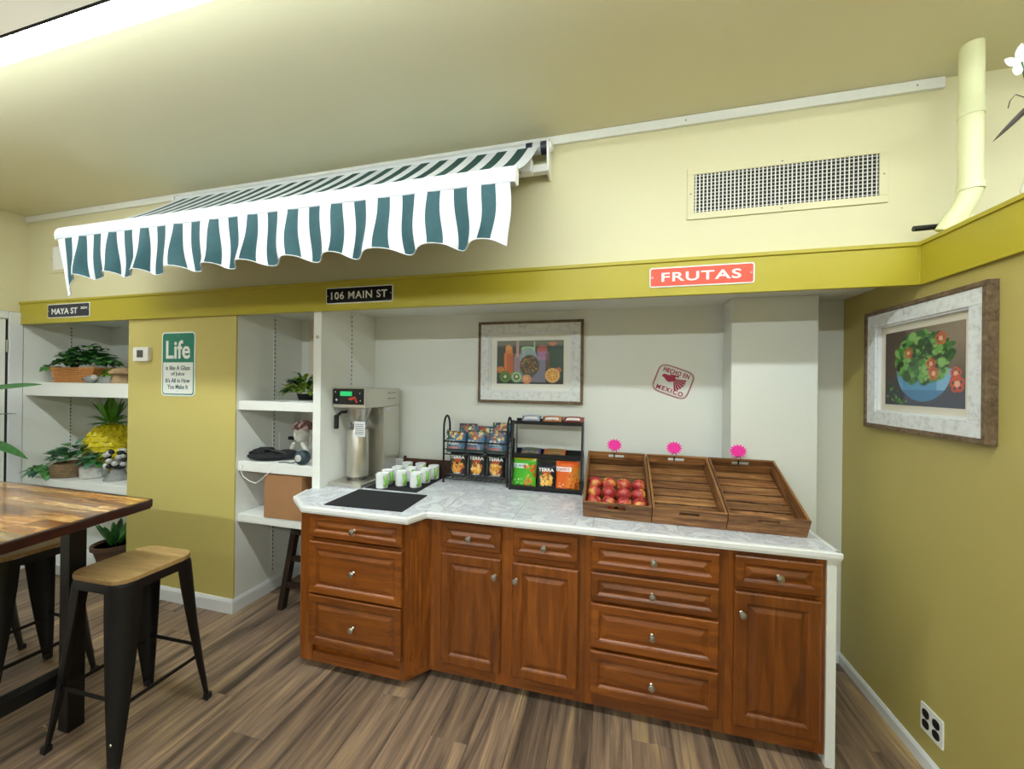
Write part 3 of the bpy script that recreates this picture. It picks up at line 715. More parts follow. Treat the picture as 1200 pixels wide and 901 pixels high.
def val(x, s):
    ph = (x-x0s)/(AX1-x0s)
    nsc = 11.2; q = (ph*nsc+.25) % 1.0
    drop = .262+.017*math.cos(2*PI*(q-.5)) 
    if ph < .035: drop += .10*(1-ph/.035)*s
    w = s*(.016*math.sin(ph*2*PI*11.2+.8)+.012*math.sin(ph*2*PI*23+1.3)+.006*math.sin(ph*71))
    wx = s*.016*math.sin(s*4.2+ph*26)+s*s*.006*math.sin(ph*57)
    if ph < .08: wx += s*s*.07*(1-ph/.08)
    return (x+wx-cx, YB1-.034+w, 2.478-2.5-drop*s)
for i in range(NS):
    for j in range(sub):
        xa = x0s+(i+j/sub)*sw; xb = x0s+(i+(j+1)/sub)*sw
        for k in range(nz):
            s0, s1 = k/nz, (k+1)/nz
            a, b, c, d = val(xa, s0), val(xb, s0), val(xb, s1), val(xa, s1)
            mi = 1 if i % 2 else 0
            m._a([a, b, c, d], [(3, 2, 1, 0)], mi); m._a([(p[0], p[1]+.0012, p[2]) for p in (a, b, c, d)], [(0, 1, 2, 3)], mi)
m.build('valance', [M['canvas'], M['teal']], t, weld=False)
m = MB(); N = NS*3
m.tube([(lambda p: (p[0], p[1]+.0006, p[2]))(val(x0s+i*sw/3, 1.0)) for i in range(N+1)], .0028, 6)
m.build('valance_hem', M['canvas'], t)
prof = [(YB1-.035, -.055), (YB1-.04, -.03), (YB1-.035, .0), (YB1-.02, .022), (YB1+.005, .026), (YB1+.025, .01), (YB1+.025, -.04), (YB1+.0, -.058)]
MB().prism([(y, z+.018) for y, z in prof], AX0-cx, AX1-cx, 'x').build('front_bar', M['barwhite'], t, bevel=.004)
for s, x in ((-1, AX0), (1, AX1)): MB().prism([(y, z+.018) for y, z in prof], x-cx-.004, x-cx+.004, 'x').build('end_cap', M['whitemet'], t, bevel=.002)
# roller, torsion bar, bracket, folding arms
MB().tube([(-3.02-cx, 2.06, .395), (-.36-cx, 2.06, .395)], .032, 16).build('fabric_roll', M['canvas'], t, smooth=True)
for x in (-.375, -.455): MB().tube([(x-cx-.018, 2.06, .395), (x-cx+.018, 2.06, .395)], .0335, 16).build('fabric_roll_stripe', M['navy'], t, smooth=True)
MB().box(-3.04-cx, -.345-cx, 2.035, 2.075, .255, .295).build('torsion_bar', M['whitemet'], t, bevel=.003)
for x in (-.352, -3.03):
    r = MB().prism([(2.123, .24), (2.123, .42), (2.06, .44), (2.02, .41), (2.035, .30), (2.02, .25)], x-cx-.006, x-cx+.006, 'x').build('bracket', M['whitemet'], t, bevel=.002)
MB().lathe([(.0, 0), (.028, 0), (.028, .014), (.012, .018), (0, .018)], 16, (-.352-cx+.004, 2.06, .395), axis='x').build('roller_cap', M['whitemet'], t)
for sx, x in ((1, -.46), (-1, -2.92)):
    MB().box(x-cx-.03, x-cx+.03, 1.985, 2.033, .235, .31).build('shoulder_joint', M['whitemet'], t, bevel=.006)
    MB().tube([(x-cx, 2.0, .272), (x-cx-sx*.75, 1.82, .13)], .021, 10).build('upper_arm', M['whitemet'], t)
    MB().tube([(x-cx-sx*.75, 1.82, .13), (x-cx-sx*.06, YB1+.04, -.005)], .018, 10).build('lower_arm', M['whitemet'], t)
    MB().ball((x-cx-sx*.75, 1.82, .13), .027, 12, 8).build('elbow_joint', M['whitemet'], t)
    MB().box(x-cx-sx*.06-.02, x-cx-sx*.06+.02, YB1+.024, YB1+.055, -.03, .02).build('bar_clamp', M['whitemet'], t, bevel=.003)

# ------------------------------------------------------------------ pipe, rod, outlets, ledge spray
t = thing('drain_pipe', 'cream painted pipe running from the ceiling behind the olive ledge at right', 'pipe', (1.368, 1.95, 0))
MB().tube([(0, 0, 2.42), (0, 0, ZC)], .0355, 24).build('straight_pipe', M['ivory'], t, smooth=True)
MB().tube([(0, 0, 2.70), (0, 0, 2.76)], .0385, 24).build('coupling', M['ivory'], t, smooth=True)
MB().tube([(0, 0, 2.405), (0, 0, 2.43)], .0395, 24).build('elbow_collar', M['ivory'], t, smooth=True)
MB().tube([(0, 0, 2.41), (-.004, .004, 2.38), (-.016, .012, 2.34), (-.03, .02, 2.31)], .0355, 24).build('elbow', M['ivory'], t, smooth=True)
MB().tube([(-.027, .018, 2.318), (-.05, .035, 2.258)], .0385, 24).build('lower_socket', M['ivory'], t, smooth=True)
t = thing('rod', 'short black-gripped rod lying on the ledge in front of the cream pipe', 'rod', (1.34, 2.04, 2.30))
MB().tube([(-.1, 0, 0), (.035, 0, .003)], .0115, 12).build('grip', M['blackpl'], t, smooth=True, bevel=0)
MB().tube([(.035, 0, .003), (.1, -.02, -.035)], .006, 10).build('shaft', M['whitemet'], t)
t = thing('power_outlet', 'white double-gang power outlet with four black sockets low on the right wall', 'outlet', (XR, 2.012, .209))
MB().prism(rrect(.117, .117, .006), -.006, 0, 'x').build('plate', M['plate'], t, bevel=.0015)
for y in (-.027, .027):
    for z in (-.022, .022): MB().prism([(a+y, b+z) for a, b in rrect(.034, .034, .013)], -.0095, -.0061, 'x').build('socket', M['blackpl'], t)
    MB().lathe([(0, -.0075), (.003, -.007), (.0035, -.006), (0, -.006)], 8, (0, y, 0), axis='x').build('screw', M['chrome'], t)
t = thing('artificial_flower', 'white star-shaped flower with dark blade leaves on the ledge, at the right picture edge', 'flower', (1.42, 1.75, 2.2562))
MB().lathe([(.0, 0), (.035, 0), (.045, .06), (.03, .13), (.025, .15), (.022, .15), (.026, .12), (0, .02)], 20).build('vase', M['ceramic'], t, smooth=True)
MB().tube([(0, 0, .1), (-.02, 0, .3), (-.055, 0, .50)], .003, 6).build('stem', M['leaf1'], t)
m = MB()
for i in range(5):
    a = 2*PI*i/5+.5; m.leaf((-.055, 0, .50), (math.cos(a), -.25, math.sin(a)), .06, .016, .0, up=Vector((0, 1, 0)))
m.build('petals', M['ceramic'], t)
MB().tube([(0, 0, .1), (.02, 0, .3), (.04, 0, .42)], .003, 6).build('stem', M['leaf1'], t)
for (p, d, L) in (((.04, 0, .42), (-.70, -.05, -.72), .26), ((.04, 0, .42), (.3, -.6, .5), .25)):
    m = MB(); m.leaf(p, d, L, .009, .03, seg=9, up=Vector((0, -1, .2))); m.build('leaf', M['darkwood'], t)
m = MB(); m.tube([(-.02, 0, .36), (-.07, .0, .39), (-.085, 0, .37), (-.09, 0, .345)], .0015, 5); m.build('tendril', M['darkwood'], t)

# ------------------------------------------------------------------ framed pictures
def framed(label, w, h, loc, rz, painter, band, inner, mat_in, brown=.018, depth=.035, matm=None):
    """origin at bottom centre of the frame's back, facing -y"""
    t = thing('framed_picture', label, 'picture', loc, rz)
    def ring(x0, x1, z0, z1, wd, ya, yb, mtl, nm, bev=.002):
        for q, s in (((x0, x1, z1-wd, z1), 'h'), ((x0, x1, z0, z0+wd), 'h'), ((x0, x0+wd, z0+wd, z1-wd), 'v'), ((x1-wd, x1, z0+wd, z1-wd), 'v')):
            MB().box(q[0], q[1], ya, yb, q[2], q[3]).build(nm, mtl, t, bevel=bev)
    a = w/2
    ring(-a, a, 0, h, brown, -depth, -.0005, M['rust'], 'outer_frame_bar')
    b = brown; ring(-a+b, a-b, b, h-b, band, -depth+.005, -.0005, M['distress'], 'frame_board')
    b = brown+band; ring(-a+b, a-b, b, h-b, inner, -depth+.012, -.0005, M['whitecool'], 'inner_lip', .001)
    b = brown+band+inner; MB().box(-a+b, a-b, -.008, -.001, b, h-b).build('mat_board', matm or M['matboard'], t)
    pw, ph = w-2*(b+mat_in), h-2*(b+mat_in)
    painter.mesh('print', pw, ph, M['paint'], t, thick=.001, loc=(0, -.0092, b+mat_in))
    MB()._a([(-a+b, -.013, b), (a-b, -.013, b), (a-b, -.013, h-b), (-a+b, -.013, h-b)], [(0, 1, 2, 3)]).build('glass_pane', M['glass'], t)
    return t
# smoothies
P = Paint(130, 84, 1.545, '#0c2a1c')
P.a = 84/130*1.0
P.a = .647
def Pm(P): return P
A = 1/ .647
class PP(Paint):
    pass
P = Paint(140, 90, 1.0, '#0d2b1d'); P.a = 1.0
asp = .518/.335
def el(P, cx, cy, r, col, rr=1.0, rot=0, ring=None, e=.12, asp=asp):  # r in units of width; round in real space
    P.a = 1.0
    x = (P.u-cx); y = (P.v-cy)/asp/rr; ca, sa = math.cos(rot), math.sin(rot); d = np.sqrt((x*ca+y*sa)**2+(-x*sa+y*ca)**2)/r
    m = (1-d)/e+.5
    if ring: m = np.minimum(m, (d-ring)/e+.5)
    P.put(m, col)
P.rect(0, .35, .45, 1, '#2a2f1c'); P.rect(0, 1, .9, 1, '#7d7c5e', .55); P.rect(0, 1, 0, .06, '#0a0f0b')
P.rect(.78, 1, .1, .8, '#10422b')
P.rect(.26, .74, .04, .62, '#8684a0', .85); P.rect(.27, .36, .1, .7, '#a9848c', .7)
P.rect(.11, .25, .12, .72, '#c8611a'); P.rect(.13, .24, .7, .86, '#dc8326'); el(P, .18, .84, .045, '#e39a3a'); P.rect(.12, .15, .2, .7, '#e58a3a', .6)
P.rect(.37, .58, .68, .82, '#7aa77a'); el(P, .47, .82, .1, '#9cc79b', .3); el(P, .48, .62, .13, '#8fa7a8'); P.rect(.4, .42, .5, .8, '#c8d8d0', .6)
P.rect(.30, .34, .62, .99, '#d9a5a5', .8); P.rect(.56, .58, .75, .98, '#b7d0b5', .9)
P.rect(.61, .76, .72, .82, '#b5564b'); P.rect(.62, .78, .55, .74, '#b77fb0', .8); el(P, .69, .85, .07, '#a83c33', .4); el(P, .84, .92, .06, '#d8742a', .5, .4); P.rect(.74, .8, .35, .72, '#6f4638', .8)
el(P, .5, .42, .145, '#4a3a1e', 1.1); el(P, .5, .24, .075, '#475140')
P.blobs(150, .37, .64, .26, .62, .008, .018, ['#c07018', '#7a3a12', '#e09a2c', '#39301a', '#8a8a35'], inside=lambda x, y: (x-.5)**2+((y-.44)/1.5)**2 < .016)
el(P, .05, .33, .05, '#c9701a'); el(P, .09, .3, .05, '#c9701a'); P.blobs(12, .02, .14, .24, .4, .01, .02, ['#e9a33a', '#a4500e'])
for cx, c in ((.13, '#3d7a1e'), (.305, '#5a9a5a')):
    el(P, cx, .16, .088, c); el(P, cx, .16, .076, '#5f8f2c' if cx < .2 else '#a9c9a0', ring=.0); el(P, cx, .16, .045, '#24421a'); el(P, cx, .165, .026, '#d9e2b0')
el(P, .46, .11, .07, '#e09668'); el(P, .45, .13, .04, '#edb080')
el(P, .93, .32, .04, '#c9704a')
el(P, .84, .2, .108, '#e9a22a'); el(P, .84, .2, .098, '#f6dfae'); el(P, .84, .2, .088, '#e59a1c')
for i in range(9):
    a = i*2*PI/9; P.put(((np.abs((P.u-.84)*math.sin(a)-((P.v-.2)/asp)*math.cos(a)) < .0035) & ((P.u-.84)*math.cos(a)+((P.v-.2)/asp)*math.sin(a) > 0) & ((P.u-.84)**2+((P.v-.2)/asp)**2 < .0072)).astype(float), '#f7d68c')
P.rect(0, 1, .86, 1, '#8c8a70', .25)
P.noise(.25)
framed('framed print of smoothie jars with kiwi and orange halves on the niche wall', .755, .581, (-.578, YB, 1.481), 0, P, .062, .012, .044)
# salad
P = Paint(150, 110, 1.0, '#5c4a40'); asp2 = 1.24
P.put(np.clip((P.v-.35)*2.2, 0, 1)*np.clip((P.u-.28)*2.2, 0, 1), '#93826e'); P.put(np.clip((.46-P.v)*3.5, 0, 1), '#3f4256'); P.put(np.clip((.16-P.u)*5, 0, 1), '#3f322c', .7)
E2 = lambda *a, **k: el(P, *a, asp=asp2, **k)
bowl = ((((P.u-.52)/.345)**2+((P.v-.46)/.40)**2) < 1)*(P.v < .46)
P.put(bowl.astype(float), '#4f97c8'); P.put((bowl*(P.v < .2)).astype(float), '#3c7bab', .8)
P.put((bowl*(P.u > .70)*(P.v > .2)).astype(float), '#8cc4e4', .7); P.put((bowl*(P.u < .27)).astype(float), '#76b2d8', .6)
gs = ['#2f6a24', '#4a9132', '#6fae4a', '#1f4c1b', '#8bbd66', '#3a783c', '#173d18']
ins2 = lambda x, y: ((x-.52)/.36)**2+((y-.62)/.33)**2 < 1
P.put(((((P.u-.52)/.33)**2+((P.v-.60)/.28)**2) < 1).astype(float), '#2c5523')
for q in range(2): P.blobs(230, .15, .9, .3, .97, .02, .062, gs, inside=ins2, asp=1.2)
def pepper(cx, cy, r):
    for k_ in range(5):
        a_ = k_*2*PI/5+.4; E2(cx+r*.55*math.cos(a_), cy+r*.6*math.sin(a_)*asp2, r*.52, '#d8492a', ring=.5, e=.25)
    E2(cx, cy, r*.4, '#f0b596')
for c_ in ((.34, .69, .055), (.74, .83, .06), (.63, .53, .055), (.66, .41, .06), (.905, .40, .058), (.92, .28, .075)): pepper(*c_)
P.blobs(26, .04, .36, .03, .34, .012, .034, gs, inside=lambda x, y: y < .1+.8*(.4-x)); P.noise(.2)
framed('whitewashed framed print of a salad in a blue bowl on the right wall', .69, .588, (XR, 2.086, 1.415), PI/2*-1, P, .062, .008, .032, brown=.02, depth=.036, matm=M['matboardr'])

# ------------------------------------------------------------------ coffee brewer
t = thing('coffee_brewer', 'tall stainless steel coffee brewer with a black control panel at the left of the counter', 'coffee maker', (-1.705, 2.4, ZT))
MB().box(-.125, .125, -.225, .235, .0, .028).build('base', M['steel'], t, bevel=.006)
MB().box(-.125, .125, .03, .235, .0281, .52).build('column', M['steel'], t, bevel=.004)
h = MB().box(-.125, .125, -.19, .235, .5205, .655).build('head', M['steel'], t, bevel=.006)
MB().box(-.119, .119, -.197, -.1905, .545, .650).build('control_panel', M['panel'], h, bevel=.003)
MB().box(-.060, .03, -.1995, -.1972, .602, .632).build('display', M['lcd'], h)
m = MB(); m.prism([(.0, .585), (.055, .60), (.075, .56), (.062, .556), (.048, .582), (.02, .572)], -.1990, -.1972, 'y').build('red_emblem', M['redink'], h)
text('WAKE', 'lettering', M['paper'], h, .03, .009, (-.095, -.198, .634)) if False else None
for x, z, r in ((-.09, .575, .008), (.095, .572, .004), (.09, .62, .004), (-.1, .628, .005)): MB().lathe([(0, 0), (r, 0), (r*.8, .002), (0, .0025)], 12, (x, -.197, z), axis='y').build('button', M['paper'], h)
for z in (.575, .615):
    for y in (.08, .135): MB().tube([(.1255, y, z), (.128, y, z+.006), (.128, y+.032, z+.006), (.1255, y+.032, z)], .0022, 6).build('louvre', M['steeld'], h)
MB().lathe([(.045, .405), (.052, .42), (.078, .50), (.082, .52), (0, .52)], 28, (0, -.075, 0)).build('filter_funnel', M['steel'], t, smooth=True)
MB().lathe([(.0, .385), (.03, .39), (.045, .405), (.0, .41)], 24, (0, -.075, 0)).build('funnel_spout', M['steeld'], t, smooth=True)
hd = MB().box(-.100, -.075, -.21, -.185, .38, .475).build('funnel_handle', M['blackpl'], t, bevel=.006)
MB().tube([(-.087, -.195, .465), (-.08, -.16, .49), (-.07, -.12, .49)], .010, 8).build('handle_bracket', M['blackpl'], hd)
MB().lathe([(.066, .0285), (.07, .03), (.07, .355), (.064, .372), (.03, .381), (0, .383)], 32, (-.005, -.08, 0)).build('dispenser_cylinder', M['steel'], t, smooth=True)
MB().lathe([(.07, .0283), (.07, .05), (0, .05)], 32, (-.005, -.08, 0)).build('cylinder_foot', M['steeld'], t, smooth=True)
MB().box(.02, .105, -.158, -.156, .33, .43).build('instruction_card', M['paper'], t)
m = MB()
for i in range(6): m.box(.03, .095, -.1588, -.158, .345+i*.013, .349+i*.013)
m.build('card_print', M['steeld'], t)
MB().box(.126, .1268, .045, .11, .49, .515).build('rating_label', M['paper'], t)

# mats
t = thing('rubber_mat', 'large black mat lying in front of the coffee brewer', 'mat', (-1.335, 2.0, ZT))
MB().prism([(-.235, -.165), (-.245, .16), (.235, .165), (.248, -.15)], 0, .005).build('mat_sheet', M['blackcloth'], t, bevel=.001)
t = thing('rubber_mat', 'black mat under the white mugs', 'mat', (-1.37, 2.44, ZT))
MB().prism([(-.20, -.235), (-.205, .225), (.17, .225), (.175, -.235)], 0, .0045).build('mat_sheet', M['blackcloth'], t, bevel=.001)
# pair of black tongs by the brewer
# mugs
def mug():
    t = thing('mug', 'white coffee mug', 'mug', (0, 0, 0), group='white mugs with lime handles')
    MB().lathe([(.034, 0), (.0385, .004), (.0395, .09), (.0395, .0935), (.0375, .095), (.0362, .092), (.035, .012), (0, .009)], 28).build('body', M['ceramic'], t, smooth=True)
    MB().lathe([(0, .0015), (.0345, .0012), (.035, .0)], 20).build('foot', M['ceramic'], t)
    MB().lathe([(.0345, .0120), (.0358, .088), (.0352, .0885), (0, .0884)][:3], 24).build('inner_glaze', M['ceramic'], t, smooth=True)
    MB().tube([(.037, 0, .078), (.056, 0, .078), (.066, 0, .064), (.066, 0, .038), (.056, 0, .022), (.037, 0, .02)], [.008, .009, .010, .010, .009, .008], 10).build('handle', M['green'], t, smooth=True)
    return t
mugs = [(-1.462, 2.236, -22), (-1.487, 2.336, -18), (-1.375, 2.325, -25), (-1.262, 2.316, -28), (-1.478, 2.449, -20), (-1.375, 2.452, -30), (-1.262, 2.445, -32), (-1.487, 2.600, -25), (-1.378, 2.603, -15), (-1.252, 2.560, -35)]
mlab = ['white mug nearest the front left of the mug group', 'white mug just behind the frontmost left mug, beside the brewer', 'white mug in the middle of the front row on the mat', 'white mug at the right of the front row on the mat',
        'white mug in the left of the third row, hidden behind others', 'white mug in the middle of the third row', 'white mug right of the third row, lime handle towards the snack rack', 'white mug at the back left, before the small price card',
        'white mug at the back middle before the walnut board', 'white mug at the far right of the group, nearest the wire rack']
mg = mug()
for i, (x, y, a) in enumerate(mugs):
    if i == 0: mg.location = (x, y, ZT+.0048); mg.rotation_euler = (0, 0, rad(a-14)); o = mg
    else: o = dup(mg, (x, y, ZT+.0048), rad(a-14))
    o['label'] = mlab[i]
t = thing('wooden_board', 'dark walnut board standing against the niche wall behind the mugs', 'board', (-1.36, 2.665, ZT))
MB().box(-.19, .19, -.008, .008, 0, .118).build('plank', M['brown'], t, bevel=.002); MB().box(-.192, -.178, -.012, .01, 0, .135).build('end_post', M['brown'], t, bevel=.002)
t = thing('sign_card', 'tiny printed card on a stand beside the brewer behind the mugs', 'card', (-1.553, 2.60, ZT))
MB().box(-.028, .028, -.001, .001, .05, .125).build('card', M['paper'], t); MB().box(-.02, .02, -.012, .012, 0, .006).box(-.004, .004, -.002, .002, .006, .05).build('stand', M['plate'], t)
m = MB()
for i in range(5): m.box(-.02, .02, -.0016, -.001, .062+i*.012, .066+i*.012)
m.build('print', M['steeld'], t)

# ------------------------------------------------------------------ snack bags, bars and racks
def bag(name, label, cat, w, h, d, P, loc, rz=0, tilt=0, texts=(), group=None, rot=None):
    t = thing(name, label, cat, loc, group=group, rot=rot or (tilt, 0, rz))
    def surf(u, v):
        X = (u-.5)*w; Z = v*h
        e = np.clip(1-(np.abs(u-.5)*2)**3.0, 0, 1)*np.clip(np.minimum(v, 1-v)*7.5, 0, 1)**.65
        pin = 1-.05*np.sin(PI*v); wr = .0018*np.sin(u*41+v*13)*np.clip((np.abs(v-.5)*2)**2, .15, 1)
        return (X*pin, -d/2*e+wr*e, Z)
    P.mesh('foil_pouch', w, h, M['foil'], t, surf=surf, thick=.0008)
    for zz in (0, h-.012):
        m = MB()
        for i in range(3): m.box(-w/2*.97, w/2*.97, -.0016, .0026, zz+.002+i*.0035, zz+.0035+i*.0035)
        stuff(m.build('crimped_seal', M['steeld'], t))
    for (s, m_, tw, th, x, z) in texts: text(s, 'lettering', m_, t, tw, th, (x, -d/2*.97-.0012, z), bold=.02, ext=.0012)
    return t
def terra(seed, warm='#d88a2a'):
    P = Paint(44, 56, 1.0, '#1b1c22'); P.rs = np.random.RandomState(seed)
    P.rect(0, 1, .0, .07, '#3a3a40'); P.rect(0, 1, .93, 1, '#2a2a30'); P.ell(.5, .68, .22, .09, '#b2461d'); P.rect(.1, .28, .55, .78, '#43583a', .5)
    P.blobs(60, .18, .82, .22, .58, .05, .10, [warm, '#e6a94a', '#b5622a', '#7c2f2b', '#e8c47a'], inside=lambda x, y: (x-.5)**2+((y-.4)/1.0)**2 < .085)
    P.blobs(18, .1, .9, .06, .16, .01, .03, ['#8d8f98', '#c9c9c9', '#6a7a7a']); return P
def quest(c1, c2, c3, seed):
    P = Paint(44, 60, 1.0, c1); P.rs = np.random.RandomState(seed); P.put(np.clip((P.u-.45+.5*(.5-P.v))*3, 0, 1)*(P.v < .85), c2, .75)
    P.rect(.0, .68, .66, .80, '#f2f4f0'); P.rect(0, 1, .93, 1, c3, .5)
    P.blobs(26, .55, .98, .04, .8, .03, .08, [c3, '#d9783a', '#c7502a', '#e0a04a']); P.blobs(12, .1, .45, .08, .3, .01, .03, ['#f5f2e0', c2]); return P
def kibo(seed):
    P = Paint(44, 56, 1.0, '#4d7496'); P.rs = np.random.RandomState(seed)
    P.rect(0, 1, .0, .2, '#5f6a4e', .6); P.rect(0, 1, .9, 1, '#2e4763'); P.blobs(34, .12, .88, .58, .95, .04, .09, ['#d9713a', '#e8c36a', '#c9502a', '#e9e0b0', '#5a7a35'])
    P.rect(.1, .7, .16, .22, '#c96a62'); return P
# wire rack, two tiers
RX0, RX1, RY0, RY1 = -1.145, -.682, 2.495, 2.66
t = thing('wire_rack', 'black wire two-tier rack with looped ends, full of snack bags', 'rack', ((RX0+RX1)/2, (RY0+RY1)/2, ZT))
a = (RX1-RX0)/2; b = (RY1-RY0)/2
for s in (-1, 1):
    x = s*a; pts = [(x, -b, .0)]+[(x, -b, .30)]
    lp = [(x, -b, .012), (x, -b, .30)]+[(x, -b*.62*math.cos(PI*i/10)+(-b+b*.62), .38+.085*math.sin(PI*i/10)) for i in range(11)]+[(x, -b+b*1.24, .30)]
    MB().tube(lp, .0072, 8).build('end_loop', M['black'], t, smooth=True)
    MB().tube([(x, b, .012), (x, b, .31)], .007, 8).build('rear_post', M['black'], t)
    for y in (-b, b): MB().ball((x, y-.0, .008), .0085, 10, 6).build('foot', M['black'], t, smooth=True)
    MB().tube([(x, -b, .285), (x, -b*.2, .30), (x, b, .31)], .004, 6).build('side_rail', M['black'], t)
    MB().tube([(x, -b, .03), (x, b, .03)], .004, 6).build('side_rail', M['black'], t)
    pts = [(x, -b*.1+.03*math.cos(q*.6)*(1-q/22), .34+.028*math.sin(q*.6)*(1-q/22)) for q in range(20)]
    MB().tube(pts, .0025, 6).build('scroll', M['black'], t)
for z in (.29, .235, .20): MB().tube([(-a, -b, z), (a, -b, z)], .0055 if z == .29 else .004, 6).build('front_rail', M['black'], t)
for z in (.31, .24): MB().tube([(-a, b, z), (a, b, z)], .004, 6).build('rear_rail', M['black'], t)
for z in (.03, .06): MB().tube([(-a, -b-.0, z), (a, -b, z)], .0035, 6).build('front_rail', M['black'], t)
m = MB()
for z in (.205, .03):
    for i in range(13): x = -a+2*a*(i+.5)/13; m.tube([(x, -b, z), (x, b, z)], .0018, 5)
stuff(m.build('shelf_wires', M['black'], t))
g1 = 'blue snack bags in the top tier'; g2 = 'dark vegetable chip bags in the lower tier'
for i, (x, lab) in enumerate(((-1.056, 'dark bag of vegetable chips at the left of the lower tier, wire rack'), (-.915, 'dark bag of vegetable chips in the middle of the lower tier, wire rack'), (-.775, 'dark bag of vegetable chips at the right of the lower tier, wire rack'))):
    bag('snack_bag', lab, 'snack bag', .137, .178, .05, terra(i+1), (x, 2.545, ZT+.034), tilt=rad(-6), texts=[('TERRA', M['signwhite'], .105, .024, 0, .140), ('CHIPS', M['paper'], .05, .008, 0, .03)], group=g2)
for i, (x, y, z, h_, rz, lab) in enumerate(((-1.075, 2.535, .21, .15, 6, 'blue snack bag at the front left of the top tier, wire rack'), (-.935, 2.54, .21, .16, -5, 'blue snack bag at the front middle of the top tier, wire rack'), (-.775, 2.54, .21, .165, -2, 'blue snack bag at the front right of the top tier, wire rack'),
        (-1.02, 2.60, .21, .20, 3, 'blue snack bag standing behind at the left of the top tier'), (-.885, 2.60, .21, .185, -6, 'blue snack bag standing behind in the middle of the top tier'), (-.765, 2.60, .21, .215, 2, 'blue snack bag standing behind at the right of the top tier'))):
    bag('snack_bag', lab, 'snack bag', .137, h_, .045, kibo(i+20), (x, y, ZT+z), rz=rad(rz), tilt=rad(-16), texts=[('Kibo', M['signwhite'], .075, .034, -.01, h_*.44)] if i < 3 else (), group=g1)
# flat metal rack, three shelves
QX0, QX1, QY0, QY1 = -.655, -.19, 2.455, 2.655
t = thing('display_rack', 'black metal three-shelf display rack with snack bags and bars', 'rack', ((QX0+QX1)/2, (QY0+QY1)/2, ZT))
a = (QX1-QX0)/2; b = (QY1-QY0)/2
def tray(z, y0, y1, lip, x0=-a, x1=a):
    m = MB(); m.box(x0, x1, y0, y1, z, z+.004); m.box(x0, x1, y0, y0+.002, z, z+lip); m.box(x0, x1, y1-.002, y1, z, z+lip*1.4); m.build('shelf_tray', M['black'], t, bevel=.001)
tray(.006, -b, b, .026); tray(.205, -b+.05, b, .03); tray(.425, -b+.075, b, .022)
for s in (-1, 1):
    x0, x1 = (s*a-.001, s*a+.001)
    MB().prism([(-b, 0), (b, 0), (b, .455), (b-.014, .455), (b-.014, .02), (-b+.01, .02)], s*a-.0015, s*a+.0015, 'x').build('side_frame', M['black'], t)
    MB().prism([(-b, .0), (-b+.014, .0), (-b+.0935, .45), (-b+.075, .45)], s*a-.006, s*a+.006, 'x').build('sloping_post', M['black'], t)
bag('snack_bag', 'bright green crisp bag on the bottom shelf of the metal rack', 'snack bag', .165, .195, .055, quest('#3fa51f', '#58b52a', '#c96a2a', 4), (-.565, 2.485, ZT+.011), rz=rad(-4), tilt=rad(-8), texts=[('QUEST', M['signgreen'], .085, .02, -.028, .142)])
bag('snack_bag', 'dark vegetable chip bag between the green and orange bags', 'snack bag', .135, .165, .05, terra(9, '#e0a83a'), (-.415, 2.485, ZT+.011), tilt=rad(-8), texts=[('TERRA', M['signwhite'], .1, .022, 0, .127)])
bag('snack_bag', 'orange crisp bag on the bottom shelf of the metal rack', 'snack bag', .155, .19, .055, quest('#e0621e', '#e8952a', '#b53a1a', 6), (-.277, 2.48, ZT+.011), rz=rad(3), tilt=rad(-8), texts=[('QUEST', M['redink'], .08, .02, -.025, .138)])
def bar(label, x, y, z, w, cols, seed, group, rz=0):
    P = Paint(40, 12, 1.0, cols[0]); P.rs = np.random.RandomState(seed); P.blobs(26, 0, 1, 0, 1, .03, .09, cols); P.rect(0, .06, 0, 1, cols[-1]); P.rect(.94, 1, 0, 1, cols[-1])
    if len(cols) > 3: P.rect(.15, .8, .15, .5, '#eeeeee')
    bag('snack_bar', label, 'snack bar', w, .056, .026, P, (x, y, z), rot=(rad(-58), 0, rad(rz)), group=group)
gt = 'wrapped bars on the top shelf of the metal rack'
bar('silver-blue wrapped bar at the left of the top rack shelf', -.54, 2.575, ZT+.446, .135, ['#aab4cc', '#d9dde8', '#8890a8', '#6f7a94', '#55585f'], 3, gt, 3)
bar('orange and white wrapped bar in the middle of the top rack shelf', -.395, 2.575, ZT+.446, .14, ['#c98452', '#e0b080', '#9c5a30', '#a8663a', '#7a3a1a'], 5, gt)
bar('dark red and white wrapped bar at the right of the top rack shelf', -.255, 2.575, ZT+.446, .14, ['#8c3f3a', '#c98a80', '#6a2a24', '#a8564a', '#7a1f1a'], 7, gt, -3)
gm = 'wrapped bars on the middle shelf of the metal rack'
bar('blue wrapped bar on the middle rack shelf', -.535, 2.545, ZT+.229, .14, ['#6b6f5a', '#c98a3a', '#2a3fa8', '#243a9c'][:3], 11, gm, 2)
bar('orange wrapped bar beside the blue one on the middle rack shelf', -.375, 2.545, ZT+.229, .15, ['#8c7448', '#c9702a', '#d95a20'], 13, gm)

